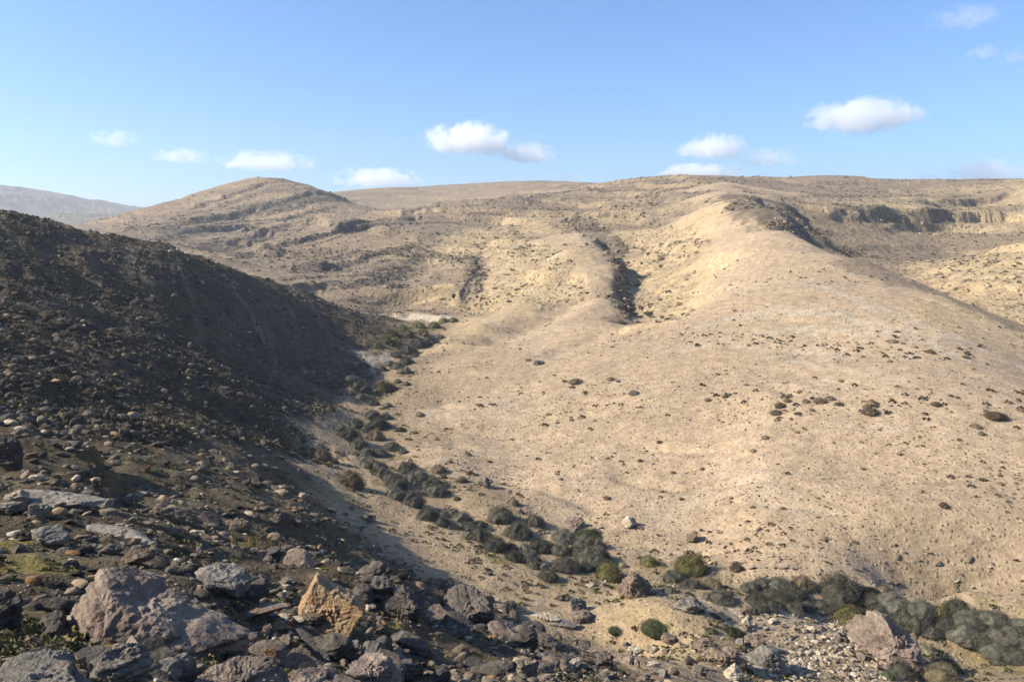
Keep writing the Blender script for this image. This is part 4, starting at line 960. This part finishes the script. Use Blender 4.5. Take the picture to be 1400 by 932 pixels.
# ------------------------------------------------------------------ shrubs
def tuft_mesh(name, mat, seed, n_leaf, leaf, dome=(1, 1, .62), core=True, lobes=1, spiky=0.0):
    """dense rounded desert bush of unit width: branching twigs from the foot, thousands of short twiglets and leaves in an uneven dome"""
    r_ = np.random.default_rng(seed)
    cen = np.array([[0, 0, 0.0]]); rad = np.array([.5])
    if lobes > 1:
        cen = np.vstack([cen, np.c_[r_.uniform(-.25, .25, lobes - 1), r_.uniform(-.2, .2, lobes - 1), np.zeros(lobes - 1)]])
        rad = np.append(rad, r_.uniform(.28, .42, lobes - 1))
    pk = r_.choice(len(cen), n_leaf, p=rad ** 2 / (rad ** 2).sum())
    d = r_.normal(size=(n_leaf, 3)); d[:, 2] = np.abs(d[:, 2]); d /= np.linalg.norm(d, axis=1)[:, None]
    lump = 1 + 0.22 * n3(d, .55, seed + 3) + .12 * n3(d, .2, seed + 8)
    rr = (1.03 - .26 * r_.random(n_leaf) ** 1.4) * lump
    p = cen[pk] + d * (rr * rad[pk])[:, None] * np.array([1, dome[1], dome[2] * 2 * .62])
    p[:, 2] = np.abs(p[:, 2])
    # leaf triangles pointing mostly outward
    L = leaf * r_.uniform(.6, 1.5, n_leaf)[:, None]
    o_ = d + r_.normal(size=(n_leaf, 3)) * (.55 - spiky * .3); o_ /= np.linalg.norm(o_, axis=1)[:, None]
    sidev = np.cross(o_, r_.normal(size=(n_leaf, 3))); sidev /= np.linalg.norm(sidev, axis=1)[:, None]
    wdt = (.36 - .2 * spiky)
    q_ = np.stack([p - sidev * L * wdt, p + sidev * L * wdt, p + o_ * L * 1.3], 1).reshape(-1, 3)
    f = np.arange(n_leaf * 3).reshape(-1, 3); mi = np.zeros(n_leaf, int)
    V_, F_, M_ = [q_], [f], [mi]; nb = len(q_)
    if core:
        for c_, rd in zip(cen, rad):
            v, ff = ICO[3]; v = v.copy(); v[:, 2] = np.maximum(v[:, 2], -.15)
            lm = 1 + 0.22 * n3(v, .55, seed + 3) + .10 * n3(v, .25, seed + 4)
            v = v * lm[:, None] * .84 * rd * np.array([1, dome[1], dome[2] * 1.24]) + c_
            V_.append(v); F_.append(ff + nb); M_.append(np.zeros(len(ff), int)); nb += len(v)
    # stems
    ns = 14
    for i in range(ns):
        a = r_.uniform(0, 6.28); e = r_.uniform(.25, 1.3)
        dr = np.array([math.cos(a) * math.cos(e), math.sin(a) * math.cos(e) * dome[1], math.sin(e) * dome[2] * 1.2]); tip = dr * .52
        s0 = np.cross(dr, [0, 0, 1.0]); s0 /= np.linalg.norm(s0) + 1e-6; s1 = np.cross(s0, dr); s1 /= np.linalg.norm(s1) + 1e-6
        w0 = .018
        ring = np.array([s0 * w0, (-.5 * s0 + .87 * s1) * w0, (-.5 * s0 - .87 * s1) * w0, tip])
        V_.append(ring); F_.append(np.array([[0, 1, 3], [1, 2, 3], [2, 0, 3]]) + nb); M_.append(np.ones(3, int)); nb += 4
    return mesh_np(name, np.vstack(V_), np.vstack(F_), [mat, WOOD], np.concatenate(M_))
SV = {}
def shrub_mesh(kind, k, big):
    key = (kind, k, big)
    if key not in SV:
        n = 9000 if big else 2600
        leaf = .026 if big else .042
        SV[key] = tuft_mesh('shrub', LM[kind], 500 + k * 13 + len(kind), n, leaf, (1, 1, .84 + .08 * (k % 3)), True, 1 + (k % 2), .95)
    return SV[key]
def shrub(px, py, w, kind='grey', label='', group=None, name='shrub', cat='shrub', h=1.0):
    """px, py is the middle of the bush as photographed, w its width in pixels"""
    k = int(px * 7 + py) % 4
    o = bpy.data.objects.new(name, shrub_mesh(kind, k, w >= 22)); C.objects.link(o)
    D = place(o, px, py + w * 0.22, w * 1.08, sink=0.03, rz=(px * 13 + py * 7) % 6.28)
    if D is None: bpy.data.objects.remove(o); return
    if kind == 'green': h *= .6
    o.scale.z *= h * (0.9 + 0.25 * ((px * 3 + py) % 7) / 7)
    tag(o, label, cat, group)
    return o
G_UP = ('saltbushes up the narrow stream head', 'grey green bush in the narrow stream head past the white rock shelf')
G_MID = ('saltbushes in the winding row', 'rounded dark saltbush in the winding row along the middle of the dry stream')
G_ROW = ('saltbushes in the diagonal line', 'dark saltbush in the diagonal line between the winding row and the thicket')
G_THK = ('saltbushes of the thicket', 'dark saltbush packed into the thicket left of the reddish brown boulder')
G_CEN = ('saltbushes right of the boulder', 'grey saltbush in the clump between the reddish brown boulder and the rubble bank')
G_RGT = ('saltbushes in the right hand belt', 'grey saltbush in the long belt behind the pyramid shaped boulder')
SH = [
 (G_UP, 'grey', [(500,511,18),(498,530,20),(510,550,18),(530,553,12),(478,518,15),(543,499,18),(556,494,18),(553,506,18),(533,496,14),(521,502,14),(544,521,10),(556,524,10),(558,477,26),(573,468,24),(588,464,20),(601,460,14),(541,484,16),(498,500,14),(567,486,12),(488,524,14),(492,542,14)]),
 (G_UP, 'olive', [(558,456,16),(551,449,16),(536,456,16),(528,464,16),(578,454,16),(594,444,16),(573,444,18),(620,437,12),(607,438,14),(540,466,16),(480,536,10),(517,470,12)]),
 (G_MID, 'grey', [(486,578,20),(518,578,27),(510,566,20),(528,569,14),(464,583,16),(477,594,32),(490,607,24),(500,616,18),(487,620,10),(498,625,19),(504,633,23),(517,638,24),(518,617,24),(537,609,22),(523,646,25),(536,653,28),(541,661,28),(541,674,26),(558,638,27),(570,651,36),(590,659,30),(596,669,30),(563,682,32),(499,585,14),(551,616,13)]),
 (G_ROW, 'grey', [(586,702,28),(604,712,20),(631,706,28),(642,720,22),(655,717,18),(656,731,34),(675,742,34),(697,748,22),(702,760,22),(619,700,18),(606,702,18)]),
 (G_THK, 'grey', [(722,760,30),(739,745,30),(720,749,20),(771,732,34),(765,748,28),(797,742,28),(815,742,24),(808,760,42),(772,771,40),(749,784,26),(802,776,17),(730,772,18),(741,774,18),(822,760,24),(790,752,22)]),
 (G_CEN, 'grey', [(922,787,30),(945,798,34),(986,814,32),(969,814,16),(916,805,18),(1042,794,26),(1064,796,34),(1025,802,24),(1085,810,32),(1056,810,24),(1035,817,30),(1072,822,40),(1035,829,26),(1081,829,30),(1099,827,26),(1124,826,20),(1050,826,26)]),
 (G_RGT, 'grey', [(1130,826,24),(1188,818,32),(1221,820,38),(1258,829,38),(1204,839,38),(1223,851,30),(1252,845,38),(1291,851,30),(1270,859,26),(1324,843,40),(1357,843,36),(1318,861,44),(1373,864,46),(1365,884,46),(1398,872,36),(1340,872,30),(1395,852,24),(1388,892,34),(1240,835,28),(1170,828,24)]),
]
ORD = ['first','second','third','fourth','fifth','sixth','seventh','eighth','ninth','tenth','eleventh','twelfth','thirteenth','fourteenth','fifteenth','sixteenth','seventeenth','eighteenth','nineteenth','twentieth','twenty-first','twenty-second','twenty-third','twenty-fourth','twenty-fifth','twenty-sixth']
for (g, lab), kind, lst in SH:
    across = g in (G_CEN[0], G_RGT[0], G_THK[0])
    lst = sorted(lst, key=lambda q: q[0] if across else q[1])
    for i_, (x, y, w_) in enumerate(lst):
        size = 'small' if w_ < 17 else ('large' if w_ > 31 else 'middling')
        where = {G_UP[0]: 'downstream in the narrow stream head', G_MID[0]: 'down the winding row in the dry stream', G_ROW[0]: 'down the diagonal line left of the thicket',
                 G_THK[0]: 'left to right in the thicket', G_CEN[0]: 'left to right in the clump by the rubble', G_RGT[0]: 'left to right in the belt'}[g]
        tone = {'grey': 'grey-green', 'olive': 'yellowish olive'}[kind]
        shrub(x, y, w_ * (.93 if g in (G_RGT[0], G_CEN[0]) else 1), kind, h=.74 if g in (G_RGT[0], G_CEN[0]) else .9, group=g, label=f'{size} {tone} saltbush, {ORD[i_]} {where}')
SINGLE = [
 (684,703,34,'grey','round dark saltbush leftmost of the three by the bare sand patch'), (709,724,35,'grey','widest round saltbush in the middle of the bare sand patch'),
 (732,711,26,'grey','round saltbush rightmost of the three by the bare sand patch'), (701,686,16,'brown','small brown bush behind the three round saltbushes'),
 (712,699,8,'brown','tiniest brown bush between the round saltbushes'), (480,657,34,'brown','lone brown dry bush on sand left of the winding row'),
 (514,595,26,'brown','brown domed bush on bare sand inside the winding row'), (806,725,34,'green','greener bush topping the thicket under the pinkish crumbled rock'),
 (832,782,34,'olive','olive green bush touching the left side of the reddish brown boulder'), (887,766,22,'olive','small olive bush on the gravel foot right of the reddish brown boulder'),
 (945,771,40,'olive','tallest dark bush behind the grey saltbushes right of the boulder'), (974,798,26,'pale','straw coloured dry bush right of the tallest dark bush'),
 (1007,775,16,'brown','dead brown twigs at the edge of the gravel right of the tall bush'), (895,852,36,'green','dark green bush on the sand track below the reddish brown boulder'),
 (841,858,18,'green','low dark green bush between the orange block and the larger green bush'), (972,860,14,'green','small green tuft alone on the sand near the rubble bank'),
 (1004,862,24,'green','green bush wedged between pale block and brown boulder'), (1097,796,25,'brown','upright brown saltbush standing alone behind the rubble bank'),
 (1149,806,50,'grey','largest grey saltbush at the left end of the belt'), (1188,804,22,'green','green bush behind the largest grey saltbush'),
 (1209,804,14,'brown','brown twiggy bush right of the green bush at the belt top'), (1159,839,36,'olive','yellow olive bush in front of the largest grey saltbush'),
 (1307,826,24,'grey','round saltbush poking out behind the middle of the belt'), (1285,835,20,'olive','olive bush in the gap of the belt beside yellow grass'),
 (1231,917,30,'grey','low grey bush at the bottom below the pyramid shaped boulder'), (1293,909,30,'pale','pale dry cushion bush right of the pyramid shaped boulder'),
 (1289,925,40,'pale','wide straw coloured bush at the bottom edge on the right'), (1266,886,20,'pale','little pale twiggy bush at the shaded foot of the pyramid shaped boulder'),
 (1213,922,16,'green','bright green tuft at the bottom below the pyramid shaped boulder'), (548,585,13,'green','small green bush right of the winding row'),
 (600,640,18,'brown','brown bush at gravel edge right of the winding row'), (606,651,10,'olive','small olive bush under the brown one at the gravel edge'),
 (440,622,22,'brown','brown bush on the left bank at the foot of the shaded hillside'), (449,634,12,'olive','small bush just below the brown one on the left bank'),
 (527,528,26,'olive','rounded olive bush on a pale mound right of the stream shadow'), (452,557,12,'brown','small brown bush high on the left bank of the stream'),
 (850,772,10,'pale','small straw tuft in the gravel above the reddish brown boulder'), (240,734,18,'green','green tuft on the stony near slope left of the ochre boulder'),
 (292,742,12,'green','small green weed lying in the shade on the near slope'), (632,655,14,'brown','small brown bush beside the crumbled grey rock'),
 (643,646,10,'olive','tiny olive bush above the crumbled grey rock'), (625,681,9,'olive','tiny olive bush on the sand below the crumbled grey rock'),
 (880,377,18,'green','dark round bush in the mouth of the rocky side gully'), (845,415,22,'grey','dark bush at the foot of the gully wall'),
 (888,425,18,'green','long green bush on the right side of the gully mouth'), (850,440,14,'olive','low olive bush below the gully mouth'),
 (905,352,12,'olive','small olive bush on yellow ground above the gully'), (872,388,10,'brown','small dark bush under the round one in the gully'),
 (737,494,18,'grey','grey bush high on the gravel slope, nearest the stream head'), (722,491,10,'brown','small bush touching the left of the grey one high on the gravel slope'),
 (787,519,22,'brown','brown bush below and right of the grey one on the gravel slope'), (867,535,18,'grey','grey brown bush third in the line crossing the gravel slope'),
 (835,517,12,'brown','dark small bush above the third one crossing the gravel slope'), (1190,560,24,'brown','wide brown bush in the middle right of the gravel slope'),
 (1362,566,26,'brown','widest brown bush at the right edge of the gravel slope'), (902,603,11,'brown','single dark bush low in the middle of the gravel slope'),
 (1290,690,10,'brown','single dark bush low on the right of the gravel slope'), (1062,562,18,'brown','dark flat bush starting the middle group on the gravel slope'),
 (1122,546,18,'brown','dark bush leading the string of bushes in the middle of the gravel slope'), (1222,465,14,'brown','brown bush on the upper bench of the gravel slope'),
 (1334,581,14,'brown','small brown bush left of the widest one at the right edge'),
]
for x, y, w_, kd, lab in SINGLE:
    up = x > 690 and y < 625
    shrub(x, y, w_ * (.85 if up else 1), kd, lab, h=.6 if up else .95)
for x, y, w_ in [(992,541,9),(968,546,8),(1067,553,14),(1135,543,12),(1147,551,10),(1280,551,12),(1342,592,8),(1030,615,9),(1047,597,10),(762,577,6),(1070,694,8),(1272,480,10),(1320,487,9),(1102,548,10),(1077,547,9),(1192,549,14),(920,645,8),(875,629,7),(762,647,6),(767,654,6),(932,681,7),(830,680,9),(905,671,6),(1185,555,10),(1395,560,8),(1300,540,6),(1110,560,7),(1367,660,8),(1345,655,7),(1150,520,7),(1020,525,7),(845,520,7),(800,535,7),(574,565,11),(567,590,8),(560,600,7),(597,600,7),(610,585,6),(656,552,9),(700,600,6),(640,620,8),(670,630,6),(615,630,7),(1000,680,6),(960,640,6),(1230,620,6),(1180,640,6),(1090,590,6)]:
    shrub(x, y, w_, 'brown', h=.7, label='tiny dark bush dotted on the open gravel slope', group='tiny bushes dotted on the gravel slope')

# dwarf shrubs and dead tufts over the hills, beyond counting
def tuft_field(name, mats_w, n, sampler, size, seed):
    r_ = np.random.default_rng(seed)
    a, l = sampler(r_, n); n = len(a)
    x = np.exp(l) * np.sin(a); y = np.exp(l) * np.cos(a); z = H(x, y); s = size(np.exp(l), r_.random(n))
    m = 26
    d = r_.normal(size=(n, m, 3)); d[..., 2] = np.abs(d[..., 2]) * .9; d /= np.linalg.norm(d, axis=2)[..., None]
    p = d * (r_.uniform(.25, .5, (n, m)) * s[:, None])[..., None] * np.array([1, 1, .75])
    sd_ = np.cross(d, r_.normal(size=(n, m, 3))); sd_ /= np.linalg.norm(sd_, axis=2)[..., None]
    L = s[:, None, None] * .22
    tri = np.stack([p - sd_ * L, p + sd_ * L, p + d * L * 1.2], 2) + np.stack([x, y, z], -1)[:, None, None]
    tri = tri.reshape(-1, 3)
    mi = np.repeat(r_.choice(len(mats_w), n, p=[w for _, w in mats_w]), m)
    me = mesh_np(name, tri, np.arange(len(tri)).reshape(-1, 3), [q_ for q_, _ in mats_w], mi)
    o = bpy.data.objects.new(name, me); C.objects.link(o); return tag(o, kind='stuff')
tuft_field('dry_tufts_gravel', [(LM['brown'], .55), (LM['grey'], .25), (LM['olive'], .2)], 800, region_sampler('R', 46, 150, gate=clump(14, 35, 0, .6)), lambda r, u: .08 + .34 * u ** 5 + .0010 * r, 41)
tuft_field('dry_tufts_bank', [(LM['brown'], .35), (LM['olive'], .4), (LM['green'], .25)], 1300, region_sampler('F', 30, 150, gate=clump(6, 36, -.2, .4)), lambda r, u: .12 + .30 * u ** 3 + .0010 * r, 42)
tuft_field('hill_scrub', [(LM['grey'], .5), (LM['brown'], .3), (LM['olive'], .2)], 5500, region_sampler('HVY', 125, 460, gate=lambda r_, x, y, i, j: r_.random(len(x)) < sstep(-.2, .5, fbm(x, y, 30, 3, 37)) * .35 + DARKM[i, j] * 1.3 + .04), lambda r, u: .18 + .8 * u ** 6 + .0009 * r, 43)
tuft_field('scree_scrub', [(LM['grey'], .4), (LM['olive'], .4), (LM['brown'], .2)], 11000, region_sampler('L', 28, 150, gate=clump(7, 38, -.5, .3)), lambda r, u: .16 + .4 * u ** 5, 44)
tuft_field('slope_weeds', [(LM['olive'], .5), (LM['green'], .2), (LM['brown'], .3)], 2500, region_sampler('N', 4, 60, gate=clump(2.2, 39, .0, .5)), lambda r, u: .05 + .07 * u ** 3 + .0035 * r, 45)

def band(r_, n):
    t = r_.random(n); px = 930 + 420 * t; py = 462 + 26 * np.sin(t * 2.2) * t + r_.normal(0, 8, n)
    px2 = 620 + 780 * r_.random(n); py2 = 545 + r_.normal(0, 16, n) + (px2 - 1000) * .02
    pick = r_.random(n) < .45
    P = [hit(a, b) for a, b in zip(np.where(pick, px, px2), np.where(pick, py, py2))]
    P = np.array([p for p in P if p])
    return np.arctan2(P[:, 0], P[:, 1]), np.log(np.hypot(P[:, 0], P[:, 1]))
tuft_field('dry_tufts_bench', [(LM['brown'], .7), (LM['grey'], .3)], 280, band, lambda r, u: .12 + .45 * u ** 4 + .0012 * r, 46)

# ------------------------------------------------------------------ clouds: real vapour, far behind the hills
def cloud(px, py, w, h, dens, label, D=4200.0, seed=0, group=None, thr=0.0):
    d = ray(px, py); t = D / d[1]
    me = mesh_np('cloud', ICO[3][0] * 1.0, ICO[3][1], [cloud_mat(dens, seed, thr)], smooth=True)
    o = bpy.data.objects.new('cloud', me); C.objects.link(o)
    o.location = (d[0] * t, D, ZC + d[2] * t)
    W = w / F * D * 0.54; Hh = h / F * D * 0.52
    o.scale = (W, W * 0.7, Hh)
    o.rotation_euler = (0, 0, -math.atan2(d[0], d[1]))
    tag(o, label, 'cloud', group)
def cloud_mat(dens, seed, thr):
    m = bpy.data.materials.new('cloud_vapour'); m.use_nodes = True; nt = m.node_tree; nt.nodes.clear()
    out = nt.nodes.new('ShaderNodeOutputMaterial'); v = nt.nodes.new('ShaderNodeVolumePrincipled')
    tc = nt.nodes.new('ShaderNodeTexCoord')
    mp = nt.nodes.new('ShaderNodeMapping'); mp.inputs['Location'].default_value = (seed * 3.7, seed * 1.3, seed * 2.1); mp.inputs['Scale'].default_value = (1.5, 1.2, .62)
    nt.links.new(tc.outputs['Object'], mp.inputs['Vector'])
    n = noise(nt, mp.outputs[0], 2.3, 8, .62)
    ln = nt.nodes.new('ShaderNodeVectorMath'); ln.operation = 'LENGTH'; nt.links.new(tc.outputs['Object'], ln.inputs[0])
    sep = nt.nodes.new('ShaderNodeSeparateXYZ'); nt.links.new(tc.outputs['Object'], sep.inputs[0])
    body = mathn(nt, 'SUBTRACT', 1.0, ln.outputs['Value'])
    low = mrange(nt, sep.outputs[2], -.75, -.25, -.6, 0)       # flatter base
    q_ = mathn(nt, 'ADD', mathn(nt, 'MULTIPLY', body, 1.1), mathn(nt, 'MULTIPLY', mathn(nt, 'SUBTRACT', n.outputs[0], .5), 3.2))
    q_ = mathn(nt, 'ADD', q_, low)
    k = mrange(nt, mathn(nt, 'SUBTRACT', q_,   .33 + thr), 0, .38, 0, dens * .95)
    edge = mrange(nt, body, 0, .2, 0, 1)
    nt.links.new(mathn(nt, 'MULTIPLY', k, edge), v.inputs['Density'])
    v.inputs['Color'].default_value = (1, 1, 1, 1); v.inputs['Anisotropy'].default_value = 0.2
    nt.links.new(v.outputs[0], out.inputs['Volume'])
    return m
for i, (px, py, w_, h_, dn, lab, thr) in enumerate([
    (158,192,80,34,.004,'faint little cloud leftmost over the hazy hill',0), (250,215,90,34,.006,'small pale cloud second from the left over the layered hill',0),
    (363,223,140,40,.008,'low white cloud right above the layered hill top',-.05), (517,246,130,38,.012,'flat cloud touching the skyline saddle',-.05),
    (640,195,130,60,.016,'bright puffy cloud above the middle of the skyline',-.1), (718,212,100,38,.010,'softer cloud trailing right of the bright puffy one',-.05),
    (784,243,40,14,.010,'tiniest cloud peeping over the skyline near the centre',-.1), (975,204,100,50,.013,'rounded bright cloud over the top of the spur',-.1),
    (1048,218,110,36,.006,'thin cloud tail right of the rounded bright one',0), (955,236,130,28,.012,'long flat cloud lying just over the skyline under the rounded one',-.05),
    (1178,162,165,60,.010,'highest bright cloud standing alone on the right',-.1), (1350,236,120,42,.006,'large white cloud over the right end of the skyline',-.1),
    (1270,243,50,18,.006,'faint patch of cloud low on the skyline by the large white one',0), (1320,26,110,44,.003,'thin wisp in the top right corner',0), (1346,73,60,26,.004,'small wisp below the thin one at top right',0), (1388,79,50,32,.005,'wisp cut by the right edge of the sky',0)]):
    cloud(px, py, w_, h_, dn, lab, seed=i + 1, thr=thr, D=4200 if dn > .005 else 4600)

# ------------------------------------------------------------------ air
hz = bpy.data.materials.new('air'); hz.use_nodes = True; nt = hz.node_tree; nt.nodes.clear()
out = nt.nodes.new('ShaderNodeOutputMaterial'); v = nt.nodes.new('ShaderNodeVolumePrincipled')
v.inputs['Color'].default_value = (.80, .88, 1.0, 1); v.inputs['Density'].default_value = 0.00028; v.inputs['Anisotropy'].default_value = 0.3
nt.links.new(v.outputs[0], out.inputs['Volume'])
zl = float(Z.min()) - 1.0
zt = float(Z.max()) + 3.0
x0, x1, y0, y1 = -2700, 2700, -2700, 2700
hv = np.array([(x, y, z) for x in (x0, x1) for y in (y0, y1) for z in (zl, zt)])
hf = np.array([(0,1,3,2),(4,6,7,5),(0,4,5,1),(2,3,7,6),(0,2,6,4),(1,5,7,3)])
ho = bpy.data.objects.new('haze', mesh_np('haze', hv, hf, [hz])); C.objects.link(ho); tag(ho, kind='stuff')
